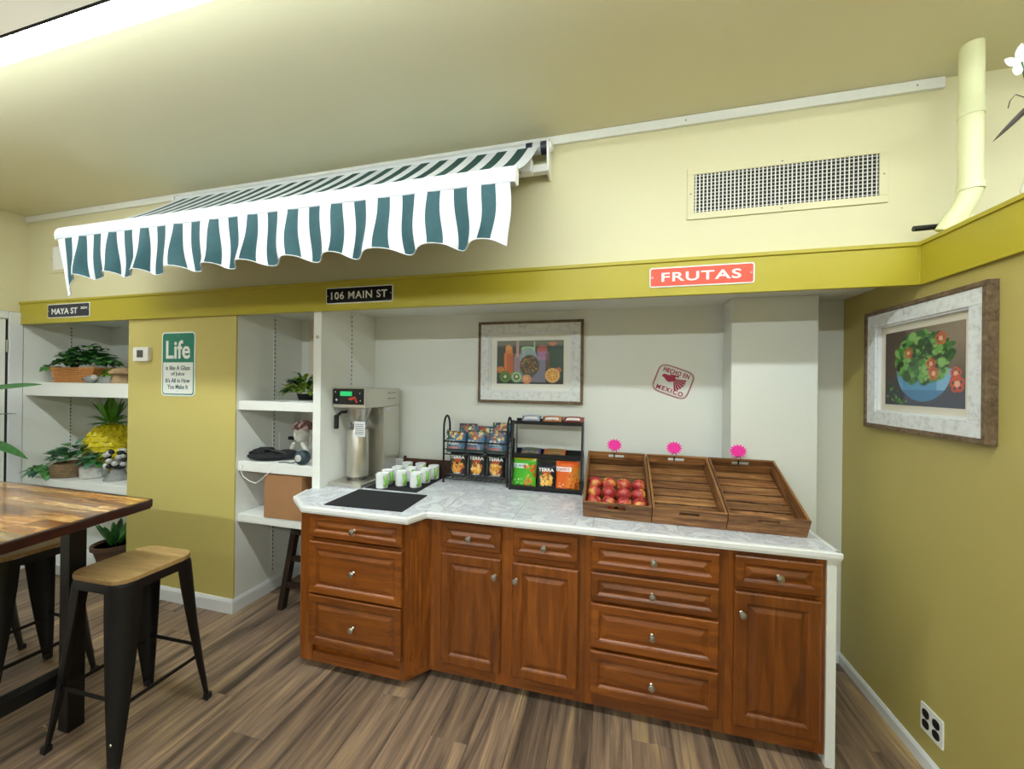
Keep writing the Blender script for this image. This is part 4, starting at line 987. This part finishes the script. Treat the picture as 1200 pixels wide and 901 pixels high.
# ------------------------------------------------------------------ fruit crates
def crate(label, x, w, nb=7):
    L, H, th = .47, .096, .011; ang = rad(24.5)
    t = thing('fruit_crate', label, 'crate', (x, 2.062, ZT+.002), rot=(ang, 0, 0), group='tilted wooden fruit crates')
    a = w/2
    # front and back boards: two slats each, upper one with a hand slot
    def end(y0, y1, nm, back):
        lo, md, hi = 0, H*.5, H
        MB().box(-a, a, y0, y1, lo, md-.0015).build(nm, M['crate'], t, bevel=.001)
        sw_ = .045; m = MB(); m.box(-a, -sw_, y0, y1, md, hi); m.box(sw_, a, y0, y1, md, hi); m.box(-sw_, sw_, y0, y1, md, md+.012); m.box(-sw_, sw_, y0, y1, hi-.013, hi)
        m.build(nm, M['crate'], t)
    end(0, th, 'front_slat', False); end(L-th, L, 'back_slat', True)
    for s in (-1, 1):
        for (z0, z1) in ((0, H*.5-.0015), (H*.5, H)): MB().box(s*a-(th if s > 0 else 0), s*a+(0 if s > 0 else th), th, L-th, z0, z1).build('side_slat', M['cratev'], t, bevel=.001)
    k = (L-2*th)/nb
    for i in range(nb): MB().box(-a+th, a-th, th+i*k+.005, th+(i+1)*k-.006, .002, .011).build('bottom_slat', M['crate'], t, bevel=.001)
    for xx in (-a+th+.01, 0, a-th-.01): MB().box(xx-.009, xx+.009, th, L-th, -.007, .0019).build('batten', M['cratev'], t)
    # prop that holds the back up (world-vertical leg expressed in the tilted frame)
    y = L*.82; hgt = y*math.tan(ang)
    for s in (-1, 1):
        m = MB(); m.X = Matrix.Rotation(-ang, 4, 'X'); yy = y*math.cos(ang); zz = y*math.sin(ang)-.006
        m.box(s*(a-.05)-.008, s*(a-.05)+.008, yy-.008, yy+.008, 0, zz-.004).build('prop_leg', M['cratev'], t)
    return t, ang
cr = []
for (x, w, lab) in ((.022, .338, 'wooden crate with apples, leftmost of the three tilted crates'), (.363, .335, 'empty middle crate of the three tilted wooden crates'), (.702, .335, 'empty wooden crate at the right end of the counter')):
    cr.append(crate(lab, x, w))
    t = thing('price_tag', 'neon pink starburst price tag on a wire clip, %s' % {.022: 'above the crate with apples', .363: 'above the middle crate', .702: 'above the right-hand crate'}[x], 'price tag', (x-.012, 2.062+.47*math.cos(rad(24.5))-.096*math.sin(rad(24.5)), ZT+.47*math.sin(rad(24.5))+.096*math.cos(rad(24.5))), group='neon pink price tags')
    n = 15; pts = []
    for i in range(2*n): r = (.045 if i % 2 == 0 else .031); q = PI*i/n; pts.append((r*math.cos(q)*1.08, r*math.sin(q)*.92+.045))
    MB().prism(pts, -.0015, -.0004, 'y').build('starburst_card', M['pink'], t)
    MB().tube([(.012*math.cos(q*PI/8)*1.1, -.004, .012*math.sin(q*PI/8)+.004) for q in range(16)], .0016, 6, closed=True).build('wire_ring', M['black'], t)
    MB().box(-.004, .004, -.009, -.003, -.03, .0).build('clip', M['black'], t)
R = Matrix.Rotation(rad(24.5), 4, 'X')
def apple():
    t = thing('apple', 'red and yellow apple', 'apple', (0, 0, 0), group='apples in the left crate')
    pr = [(0, .006), (.012, .001), (.022, .002), (.032, .012), (.0375, .028), (.0383, .042), (.0335, .057), (.022, .066), (.012, .066), (.004, .060), (0, .056)]
    MB().lathe(pr, 20).build('flesh', M['apple'], t, smooth=True)
    MB().tube([(0, 0, .056), (.002, .001, .072), (.005, .002, .08)], .0014, 6).build('stalk', M['darkwood'], t)
    return t
ap = apple(); k = 0
alab = {}
rown = ['front row against the crate board', 'second row of the crate', 'third row of the crate', 'top of the heap']
coln = ['leftmost', 'second from left', 'third from left', 'rightmost']
for r_, (yy, hh, nn) in enumerate(((.0495, .014, 4), (.1265, .015, 4), (.2035, .016, 4))):
    for c_ in range(nn):
        lx = .022-.117+c_*.078; rj = random.Random(r_*7+c_)
        if r_ in (2,) and c_ > 3: continue
        p = R @ Vector((0, yy+.003*rj.random(), hh))
        loc = (lx+.001*rj.random(), 2.062+p.y, ZT+.002+p.z)
        e = (rad(rj.uniform(-40, 40)), rad(rj.uniform(-40, 40)), rad(rj.uniform(0, 360)))
        # rotate about the apple's centre
        ctr = Vector((0, 0, .035)); from mathutils import Euler
        off = ctr-(Euler(e).to_matrix() @ ctr); loc = tuple(Vector(loc)+off)
        if k == 0: ap.location = loc; ap.rotation_euler = e; o = ap
        else: o = dup(ap, loc, rot=e)
        o['label'] = '%s apple in the %s' % (coln[c_], ['front row half hidden by the crate board', 'middle row of the crate', 'back row of the crate'][r_])
        k += 1

# ------------------------------------------------------------------ plants and ornaments on the shelves
def foliage(t, c, spread, n, L, w, mats, name='foliage', droop=.5, seed=1, up=.5, seg=4):
    r = random.Random(seed); ms = [MB() for _ in mats]
    for i in range(n):
        a = r.uniform(0, 2*PI); e = r.uniform(-.1, 1.0)*up; k = r.random()**.6
        p = Vector((c[0]+spread[0]*k*math.cos(a)*.8, c[1]+spread[1]*k*math.sin(a)*.8, c[2]+spread[2]*(1-k*k*.8)*r.uniform(.1, 1)))
        d = Vector((math.cos(a)+r.uniform(-.4, .4), math.sin(a)+r.uniform(-.4, .4), e+r.uniform(-.2, .3)))
        ms[i % len(mats)].leaf(p, d, L*r.uniform(.7, 1.2), w*r.uniform(.8, 1.2), droop*r.uniform(.5, 1.3), seg=seg)
    for m, q in zip(ms, mats): stuff(m.build(name, q, t, smooth=True))
def vines(t, base, tips, mt, name='stem'):
    for tip in tips:
        b = Vector(base); e = Vector(tip); mid = (b+e)/2+Vector((0, 0, .03)); MB().tube([b, mid, e], .0018, 5).build(name, mt, t)
S1, S2, SB = 1.5835, .7855, .0855
t = thing('potted_plant', 'leafy green plant in an orange wicker basket on the upper left shelf', 'plant', (-4.39, 2.27, S1))
MB().prism([(-.225, 0), (.20, 0), (.27, .122), (-.27, .122)], -.075, .075, 'y').build('wicker_basket', M['wicker'], t, bevel=.008)
m = MB()
for i in range(7): z = .008+i*.017; k = .225+(.27-.225)*z/.122; m.tube([(-k-.002, -.079, z), (k, -.079, z)], .0065, 6)
stuff(m.build('woven_band', M['wicker'], t, smooth=True))
MB().tube([(-.276, -.08, .122), (.276, -.08, .122), (.276, .08, .122), (-.276, .08, .122)], .008, 8, closed=True).build('basket_rim', M['wicker'], t)
MB().box(-.25, .25, -.065, .065, .118, .124).build('soil', M['soil'], t)
foliage(t, (.02, 0, .15), (.34, .11, .17), 230, .085, .028, [M['leaf1'], M['leaf2'], M['leaf1']], seed=3, up=.7)
foliage(t, (-.36, -.04, .10), (.09, .06, .07), 30, .06, .022, [M['leaf2']], seed=4)
vines(t, (-.15, 0, .16), [(-.36, -.04, .15), (-.4, -.05, .12)], M['leaf1'])
t = thing('stone_bird', 'small grey stone bird lying before the wicker basket', 'ornament', (-4.10, 2.155, S1))
MB().ball((0, 0, .03), (.06, .03, .03), 16, 10).build('body', M['stone'], t, smooth=True); MB().ball((.045, -.0, .045), (.026, .022, .022), 12, 8).build('head', M['stonew'], t, smooth=True)
MB().leaf((-.04, 0, .03), (-1, 0, -.1), .06, .016, .1).build('tail', M['stone'], t); MB().lathe([(.006, 0), (.003, .012), (0, .018)], 8, (.07, 0, .044), axis='x').build('beak', M['stonew'], t)
t = thing('planter', 'low grey planter with yellow-green moss beside the stone bird', 'planter', (-3.985, 2.22, S1))
MB().prism([(-.085, 0), (.085, 0), (.095, .055), (-.095, .055)], -.05, .05, 'y').build('tray', M['stone'], t, bevel=.004)
foliage(t, (0, 0, .052), (.085, .05, .07), 90, .03, .012, [M['lime'], M['pinegreen']], name='moss', seed=8, up=1)
t = thing('stone_mushroom', 'tan stone mushroom at the right end of the upper left shelf', 'ornament', (-3.79, 2.19, S1))
MB().lathe([(.075, 0), (.066, .02), (.055, .07), (.05, .085), (0, .085)], 18).build('stalk', M['tan'], t, smooth=True)
MB().lathe([(0, .07), (.07, .07), (.088, .078), (.08, .098), (.05, .118), (0, .128)], 20).build('cap', M['tan'], t, smooth=True)
# lower shelf
t = thing('potted_plant', 'trailing green plant in a round brown woven pot beside the yellow pineapple', 'plant', (-4.49, 2.24, S2))
MB().lathe([(.085, 0), (.11, .03), (.118, .07), (.11, .115), (.1, .12), (.095, .10), (0, .10)], 22).build('woven_pot', M['wicker2'], t, smooth=True)
m = MB()
for i in range(7): z = .012+i*.016; r_ = .098+.022*math.sin(PI*min(1, z/.12)); m.tube([(r_*math.cos(q*PI/12), r_*math.sin(q*PI/12), z) for q in range(24)], .006, 6, closed=True)
stuff(m.build('woven_band', M['wicker2'], t, smooth=True))
foliage(t, (0.01, .0, .15), (.15, .11, .12), 80, .085, .028, [M['leaf3'], M['leaf2'], M['leaf3']], seed=11, up=.9, droop=.3)
foliage(t, (-.13, -.12, .04), (.09, .06, .09), 42, .065, .026, [M['leaf3'], M['leaf2']], seed=12, droop=.7)
vines(t, (-.05, 0, .13), [(-.12, -.1, .1), (-.17, -.12, .06)], M['leaf2'])
t = thing('potted_plant', 'small leafy plant in a pale grey stone pot before the pineapple', 'plant', (-4.24, 2.26, S2))
MB().lathe([(.07, 0), (.085, .01), (.088, .085), (.08, .10), (.07, .10), (.068, .08), (0, .08)], 10).build('stone_pot', M['stonew'], t, smooth=False)
foliage(t, (0, 0, .12), (.11, .08, .08), 50, .065, .02, [M['leaf1'], M['leaf3']], seed=15, up=.8)
t = thing('pineapple_ornament', 'large bright yellow ceramic pineapple with a green crown', 'ornament', (-4.475, 2.50, S2))
m = MB(); NR, NC = 9, 14
def pr_(s): return .20*math.sin(PI*(.12+.80*s))**.75 if s < 1 else .04
prf = [(.0, 0), (.09, .0)]+[(.178*math.sin(PI*(.15+.77*q/12))**.8, .02+.40*q/12) for q in range(13)]+[(.0, .43)]
b = MB().lathe(prf, 28).build('body', M['yellow'], t, smooth=True)
m = MB()
for i in range(8):
    z = .05+i*.046; rr = .178*math.sin(PI*(.15+.77*(z-.02)/.40))**.8
    for j in range(NC):
        a = 2*PI*(j+.5*(i % 2))/NC; u = Vector((math.cos(a), math.sin(a), 0)); w_ = Vector((-u.y, u.x, 0)); c = u*(rr-.004)+Vector((0, 0, z)); hw = PI*rr/NC*.97; hh = .042
        m._a([c-w_*hw, c+Vector((0, 0, -hh))-u*.01, c+w_*hw, c+Vector((0, 0, hh))-u*.01, c+u*.024], [(0, 1, 4), (1, 2, 4), (2, 3, 4), (3, 0, 4)])
stuff(m.build('diamond_scales', M['yellow'], b))
for ring_, (n, e, L, z) in enumerate(((9, .25, .13, .42), (8, .8, .17, .43), (6, 1.8, .20, .45), (4, 4, .22, .47))):
    m = MB()
    for j in range(n): a = 2*PI*j/n+ring_*.4; m.leaf((.03*math.cos(a), .03*math.sin(a), z), (math.cos(a), math.sin(a), e), L, .026, .25 if ring_ < 2 else .0)
    stuff(m.build('crown_leaves', M['pinegreen'], t, smooth=True))
t = thing('figurine', 'grey figurine with black and white pebbled top, right of the pineapple', 'ornament', (-3.97, 2.27, S2))
MB().lathe([(.09, 0), (.085, .02), (.05, .06), (.035, .11), (.045, .15), (.02, .17), (0, .17)], 16).build('body', M['stone'], t, smooth=True)
mm = MB(); mw_ = MB(); r_ = random.Random(5)
for i in range(34):
    a, z = r_.uniform(0, 2*PI), r_.uniform(.10, .24); rr = .075*math.sin(PI*min(1, (z-.04)/.24))
    (mm if i % 2 else mw_).ball((rr*math.cos(a)-.02, rr*math.sin(a), z), (.022, .022, .02), 8, 6)
stuff(mm.build('dark_pebbles', M['blackpl'], t, smooth=True)); stuff(mw_.build('white_pebbles', M['stonew'], t, smooth=True))
t = thing('bottle', 'dark amber bottle in the corner behind the figurine', 'bottle', (-3.90, 2.52, S2))
MB().lathe([(.035, 0), (.038, .01), (.038, .16), (.014, .20), (.013, .25), (0, .25)], 16).build('glass_body', mat('amber_glass', '#4a2208', .15), t, smooth=True); MB().lathe([(.015, .25), (.015, .27), (0, .27)], 12).build('cap', M['blackpl'], t)
t = thing('potted_plant', 'snake plant in a brown clay pot in the bottom of the left niche', 'plant', (-3.97, 2.26, SB))
MB().lathe([(.095, 0), (.135, .15), (.15, .152), (.15, .185), (.138, .185), (.13, .165), (0, .165)], 22).build('clay_pot', M['potbrown'], t, smooth=True); MB().lathe([(0, .166), (.13, .166)], 20).build('soil', M['soil'], t)
for i in range(11):
    a = i*2.4; e = 1.2+(i % 4)*.8; MB().leaf((.04*math.cos(a), .04*math.sin(a), .165), (math.cos(a), math.sin(a), e), .20+.03*(i % 3), .024, .12, seg=6, fold=.4).build('leaf', M['leaf1'] if i % 3 else M['leaf2'], t, smooth=True)
# right bay
S3, S4, S5 = 1.4755, 1.0535, .6865
t = thing('potted_plant', 'bright green fern on the upper shelf beside the white divider', 'plant', (-2.16, 2.34, S3))
MB().lathe([(.05, 0), (.065, .05), (.06, .05), (0, .045)], 16).build('pot', M['blackpl'], t)
foliage(t, (-.03, 0, .05), (.13, .1, .15), 120, .085, .022, [M['lime'], M['lime'], M['leaf1']], seed=21, up=1.3)
for d in ((-.9, -.1, .9), (-.7, -.3, .15), (-.5, 0, 1.6)): MB().leaf((-.02, 0, .06), d, .2, .018, .2, seg=6).build('frond', M['leaf1'], t)
t = thing('papers', 'flat white papers under the fern on the upper shelf', 'papers', (-2.10, 2.22, S3))
for i in range(3):
    m = MB(); m.X = Matrix.Rotation(.15*i-.1, 4, 'Z'); m.box(-.13, .12, -.07, .07, .001+i*.002, .0025+i*.002).build('sheet', M['paper'], t)
t = thing('shoulder_bag', 'folded black bag lying on the middle shelf', 'bag', (-2.385, 2.235, S4), rz=rad(12))
m = MB().ball((0, 0, .028), (.15, .09, .03), 20, 10).build('bag_body', M['blackcloth'], t, smooth=True); MB().box(-.085, .01, -.06, .06, .04, .082).build('pouch', M['blackcloth'], t, bevel=.014); MB().ball((.13, .01, .04), (.075, .05, .035), 14, 8).build('rolled_flap', M['blackcloth'], t, smooth=True)
MB().tube([(-.12, -.03, .05), (-.03, -.04, .088), (.06, -.045, .075), (.15, -.02, .05)], .009, 8).build('strap', M['blackpl'], t)
t = thing('bust', 'white plaster bust resting its chin on its hands, wearing dark flowers', 'ornament', (-2.185, 2.33, S4))
sk = bmesh.new()
def skinned(name, verts, edges, radii, mt, parent, sub=2):
    me = bpy.data.meshes.new(name); me.from_pydata(verts, edges, []); o = bpy.data.objects.new(name, me); C.objects.link(o); o.parent = parent; me.materials.append(mt)
    o.modifiers.new('skin', 'SKIN'); 
    for v, r in zip(me.skin_vertices[0].data, radii): v.radius = r if isinstance(r, tuple) else (r, r)
    me.skin_vertices[0].data[0].use_root = True
    s_ = o.modifiers.new('sub', 'SUBSURF'); s_.levels = sub; s_.render_levels = sub
    me.update(); return o
skinned('arms', [(0, .02, .02), (-.075, -.02, .015), (-.06, -.03, .08), (-.03, -.04, .125), (.075, -.02, .015), (.06, -.03, .08), (.03, -.04, .125)], [(0, 1), (1, 2), (2, 3), (0, 4), (4, 5), (5, 6)], [.03, .018, .017, .014, .018, .017, .014], M['plaster'], t)
hd = MB(); hd.ball((0, -.01, .185), (.052, .055, .068), 20, 14); hd.ball((0, .02, .115), (.03, .03, .05), 12, 8); hd.ball((0, -.066, .178), (.009, .012, .016), 10, 8); hd.ball((0, -.058, .150), (.016, .008, .005), 10, 6)
for s in (-1, 1): hd.ball((s*.02, -.057, .195), (.010, .006, .006), 8, 6); hd.ball((s*.051, -.005, .18), (.006, .012, .017), 8, 6)
hd.build('head', M['plaster'], t, smooth=True)
m = MB(); m2 = MB(); r_ = random.Random(9)
for i in range(60):
    a = r_.uniform(0, 2*PI); e = r_.uniform(.1, 1.4); (m if i % 3 else m2).ball((.062*math.cos(a)*math.cos(e), .01+.062*math.sin(a)*math.cos(e), .215+.05*math.sin(e)), .016, 6, 5)
stuff(m.build('flower_hair', M['flower'], t)); stuff(m2.build('pale_flowers', M['flower2'], t))
t = thing('bluetooth_speaker', 'small round slate-blue speaker before the bust', 'speaker', (-2.02, 2.19, S4))
MB().lathe([(0, 0), (.03, .0), (.046, .012), (.05, .03), (.046, .055), (.03, .068), (0, .068)], 24, (0, .0, .0505), axis='y').build('housing', M['slate'], t, smooth=True)
MB().lathe([(0, 0), (.022, .0), (.024, .004), (0, .006)], 18, (0, -.068, .0505), axis='y').build('centre_cap', M['stonew'], t)
MB().tube([(-.04, .0, .02), (-.10, -.02, .004), (-.17, -.01, .003), (-.2, -.03, .003)], .003, 6).build('cord', M['blackpl'], t)
t = thing('white_box', 'white card leaning at the divider on the middle shelf', 'card', (-1.925, 2.33, S4))
MB().box(-.022, .022, -.04, .04, 0, .15).build('card', M['plate'], t, bevel=.002)
t = thing('power_outlet', 'pale outlet plate with a black plug, on the side wall above the black bag', 'outlet', (-2.54, 2.53, 1.15))
MB().box(.0005, .006, -.06, .06, -.06, .06).build('plate', M['plate'], t, bevel=.002); MB().box(.0065, .055, .02, .05, -.005, .022).build('plug', M['blackpl'], t, bevel=.004)
t = thing('cable', 'loop of white cable hanging from the middle shelf over the cardboard box', 'cable', (-2.36, 2.118, 1.0))
MB().tube([(-.125, -.003, .03), (-.128, -.005, -.02), (-.11, -.006, -.048), (-.05, -.008, -.075), (0, -.008, -.085), (.04, -.008, -.06), (.10, -.004, -.01), (.12, -.001, .0)], .003, 8).build('cord', M['whitecool'], t, smooth=True)
t = thing('cardboard_box', 'brown cardboard box on the lower shelf', 'box', (-2.145, 2.27, S5))
MB().box(-.155, .155, -.15, .15, 0, .288).build('carton', M['cardboard'], t, bevel=.002); MB().box(-.155, -.001, -.152, .152, .2885, .291).build('flap', M['cardboard'], t); MB().box(.001, .156, -.152, .152, .2885, .291).build('flap', M['cardboard'], t)
t = thing('wooden_stool', 'dark wooden stool standing under the shelves left of the cabinets', 'stool', (-2.10, 2.36, 0))
MB().lathe([(.13, .545), (.15, .55), (.15, .575), (.14, .58), (0, .58)], 24).build('seat', M['darkwood'], t)
for s, q in ((-1, -1), (1, -1), (-1, 1), (1, 1)):
    m = MB(); a_, b_ = Vector((s*.09, q*.08, .548)), Vector((s*.16, q*.12, 0)); w_ = .022
    m._a([(p.x+i*w_, p.y+j*w_, p.z) for p in (b_, a_) for i, j in ((-1, -1), (1, -1), (1, 1), (-1, 1))], [(0, 3, 2, 1), (4, 5, 6, 7), (0, 1, 5, 4), (1, 2, 6, 5), (2, 3, 7, 6), (3, 0, 4, 7)]); m.build('leg', M['darkwood'], t, bevel=.003)
for z, k_ in ((.16, .14), (.34, .115)):
    for q in (-1, 1): MB().box(-k_, k_, q*k_*.82-.011, q*k_*.82+.011, z, z+.035).build('stretcher', M['darkwood'], t)
# plant at the left edge, by the white door
t = thing('floor_plant', 'tall plant with long dark leaves before the white door', 'plant', (-4.45, 1.70, 0))
MB().lathe([(.13, 0), (.17, .3), (.18, .32), (.165, .32), (.155, .29), (0, .29)], 24).build('pot', M['stonew'], t, smooth=True); MB().lathe([(0, .291), (.15, .291)], 20).build('soil', M['soil'], t)
MB().tube([(0, 0, .29), (.01, .0, .8), (-.02, .02, 1.45)], .012, 8).build('trunk', M['potbrown'], t)
for p, d, L, w_, dr in (((0, 0, 1.52), (1, .12, .12), .60, .026, .03), ((0, 0, 1.15), (1, .1, .08), .50, .03, .28), ((0, 0, 1.4), (-.3, -1, .6), .45, .03, .4), ((0, 0, 1.3), (-.1, 1, .5), .25, .03, .3), ((0, 0, 1.45), (-.2, .3, 1.5), .45, .03, .2), ((0, 0, 1.35), (-.5, -.6, 1), .5, .03, .5)):
    MB().leaf(p, d, L, w_, dr, seg=8, up=Vector((0, -.75, .65))).build('leaf', M['leaf1'], t, smooth=True)

# ------------------------------------------------------------------ bar table
t = thing('bar_table', 'glossy live-edge plank bar table on black steel legs at the left edge', 'table', (-2.9, .93, 0))
ox_, oy_ = -2.9, .93
def xe(y): return -2.085+(y-1.316)*(-.19) if y > .6 else -1.95
y0_ = .535; nb = 13; bw = (1.322-y0_)/nb
for i in range(nb):
    ya, yb_ = y0_+i*bw, y0_+(i+1)*bw
    # each strip made of two or three butt-jointed staves
    cuts = [-3.95, -3.1-.25*((i*7) % 3), -2.55+.18*((i*5) % 3)]
    xr_ = (xe(ya)-.022, xe(yb_)-.022)
    for k_ in range(3):
        xl_ = cuts[k_]; x2 = (cuts[k_+1], cuts[k_+1]) if k_ < 2 else xr_
        MB().prism([(xl_+.0004-ox_, ya+.0004-oy_), (x2[0]-.0004-ox_, ya+.0004-oy_), (x2[1]-.0004-ox_, yb_-.0004-oy_), (xl_+.0004-ox_, yb_-.0004-oy_)], 1.012, 1.05).build('stave', M['table'], t)
def wob(p, q, n, out_):
    r = random.Random(3); L_ = []
    for i in range(n+1):
        k_ = i/n; L_.append((p[0]+(q[0]-p[0])*k_+out_[0]*r.uniform(.2, 1)*.010, p[1]+(q[1]-p[1])*k_+out_[1]*r.uniform(.2, 1)*.010))
    return L_
pA, pB, pC = (xe(1.322)-.022-ox_, 1.322-oy_), (xe(y0_)-.022-ox_, y0_-oy_), (-3.95-ox_, y0_-oy_)
e1 = wob(pA, pB, 14, (1, 0)); m = MB()
m.prism([pA, pB]+[(x+.016, y) for x, y in e1[::-1]], 1.010, 1.0497).build('live_edge', M['bark'], t, bevel=.005)
pD = (-3.95-ox_, 1.322-oy_); m = MB(); m.prism([pD, pA]+[(x+.001, y+.012) for x, y in wob(pA, pD, 20, (0, 1))], 1.010, 1.0497).build('live_edge', M['bark'], t, bevel=.005)
m = MB(); m.prism([pC, pB]+[(x+.001, y-.012) for x, y in wob(pB, pC, 20, (0, -1))], 1.010, 1.0497).build('live_edge', M['bark'], t, bevel=.005)
MB().prism([(-2.99+.26*math.cos(q*PI/12)*(1 if math.cos(q*PI/12) > 0 else 1.2)-ox_, 1.12+.042*math.sin(q*PI/12)*(1+.3*math.cos(q*PI/6))-oy_) for q in range(24)], 1.0501, 1.0512).build('knot_inlay', M['knot'], t)
for x in (-2.41, -3.88):
    for y in (1.215, .64):
        lg = MB().box(x-.033-ox_, x+.033-ox_, y-.03-oy_, y+.03-oy_, 0.002, 1.0095).build('leg', M['black'], t, bevel=.003)
        MB().lathe([(0, 0), (.008, 0), (.007, .005), (0, .006)], 10, (x-ox_+.012, y-.03-oy_, .93), axis='y').build('bolt', M['chrome'], lg)
    MB().box(x-.03-ox_, x+.03-ox_, .6705-oy_, 1.1845-oy_, .235, .295).build('foot_rail', M['black'], t, bevel=.003)
    MB().box(x-.03-ox_, x+.03-ox_, .6705-oy_, 1.1845-oy_, .975, 1.0095).build('top_rail', M['black'], t, bevel=.003)
# ------------------------------------------------------------------ bar stools
def bar_stool(label, loc, rz):
    t = thing('bar_stool', label, 'stool', loc, rz, group='black metal bar stools with wooden seats')
    n = 6; P_ = rrect(.325, .325, .07, n)
    MB().prism(P_, .738, .760).build('seat', M['seat'], t, bevel=.004)
    def loop(s, z, r): return [(x, y, z) for x, y in rrect(s, s, r, n)]
    L0, L1, L2, L3 = loop(.318, .7375, .068), loop(.322, .728, .068), loop(.326, .70, .068), loop(.318, .70, .064); k = len(L0)
    MB()._a(L0+L1+L2+L3+loop(.31, .73, .062), [(a*k+i, (a+1)*k+i, (a+1)*k+(i+1) % k, a*k+(i+1) % k) for a in range(4) for i in range(k)]).build('seat_pan', M['black'], t, smooth=True)
    for sx, sy in ((-1, -1), (1, -1), (1, 1), (-1, 1)):
        lv = []; zs = [.722, .60, .40, .20, .06, .0]; NN = 9; vs = []
        for z in zs:
            q = 1-z/.722; c = .160+.043*q+.004*q*q; w_ = .027+.062*(1-q**1.4); r = min(w_*.8, .055)
            pts = [(-w_, 0)]+[(-r+r*math.sin(a), -r+r*math.cos(a)) for a in [i*PI/2/5 for i in range(6)]]+[(0, -w_)]
            o_ = [((c+x)*sx, (c+y)*sy, z) for x, y in pts]; i_ = [((c+x-.005*(1 if j else 0))*sx, (c+y-.005*(1 if j < len(pts)-1 else 0))*sy, z) for j, (x, y) in enumerate(pts)]
            vs += o_+i_[::-1]; kk = len(o_)*2
        fs = []
        for a in range(len(zs)-1):
            for i in range(kk): f_ = (a*kk+i, a*kk+(i+1) % kk, (a+1)*kk+(i+1) % kk, (a+1)*kk+i); fs.append(f_ if sx*sy > 0 else f_[::-1])
        lg = MB()._a(vs, fs).build('leg', M['black'], t, smooth=True, weld=True)
        MB().box(sx*.194-.015, sx*.194+.015, sy*.194-.015, sy*.194+.015, .0, .03).build('rubber_foot', M['blackpl'], lg, bevel=.006)
        MB().lathe([(0, 0), (.006, 0), (.005, .003), (0, .0035)], 10, (sx*.189, sy*.192-.0 if sy > 0 else sy*.2015, .12), axis='y').build('rivet', M['chrome'], lg)
    for s in (-1, 1):
        MB().box(-.168, .168, s*.178-.002, s*.178+.002, .268, .286).build('cross_rail', M['black'], t, bevel=.001); MB().box(s*.180-.002, s*.180+.002, -.169, .169, .235, .253).build('cross_rail', M['black'], t, bevel=.001)
        MB().tube([(-.14, s*.05, .695), (.14, s*.05, .695)], .006, 6).build('seat_brace', M['black'], t)
    return t
st = bar_stool('nearest black metal bar stool with a wooden seat, at the table corner', (-2.161, 1.305, 0), rad(2))
dup(st, (-2.945, 1.285, 0), rad(0), label='black metal bar stool with wooden seat behind the black table leg')
dup(st, (-3.585, 1.29, 0), rad(1), label='black metal bar stool at the left picture edge, furthest along the table')
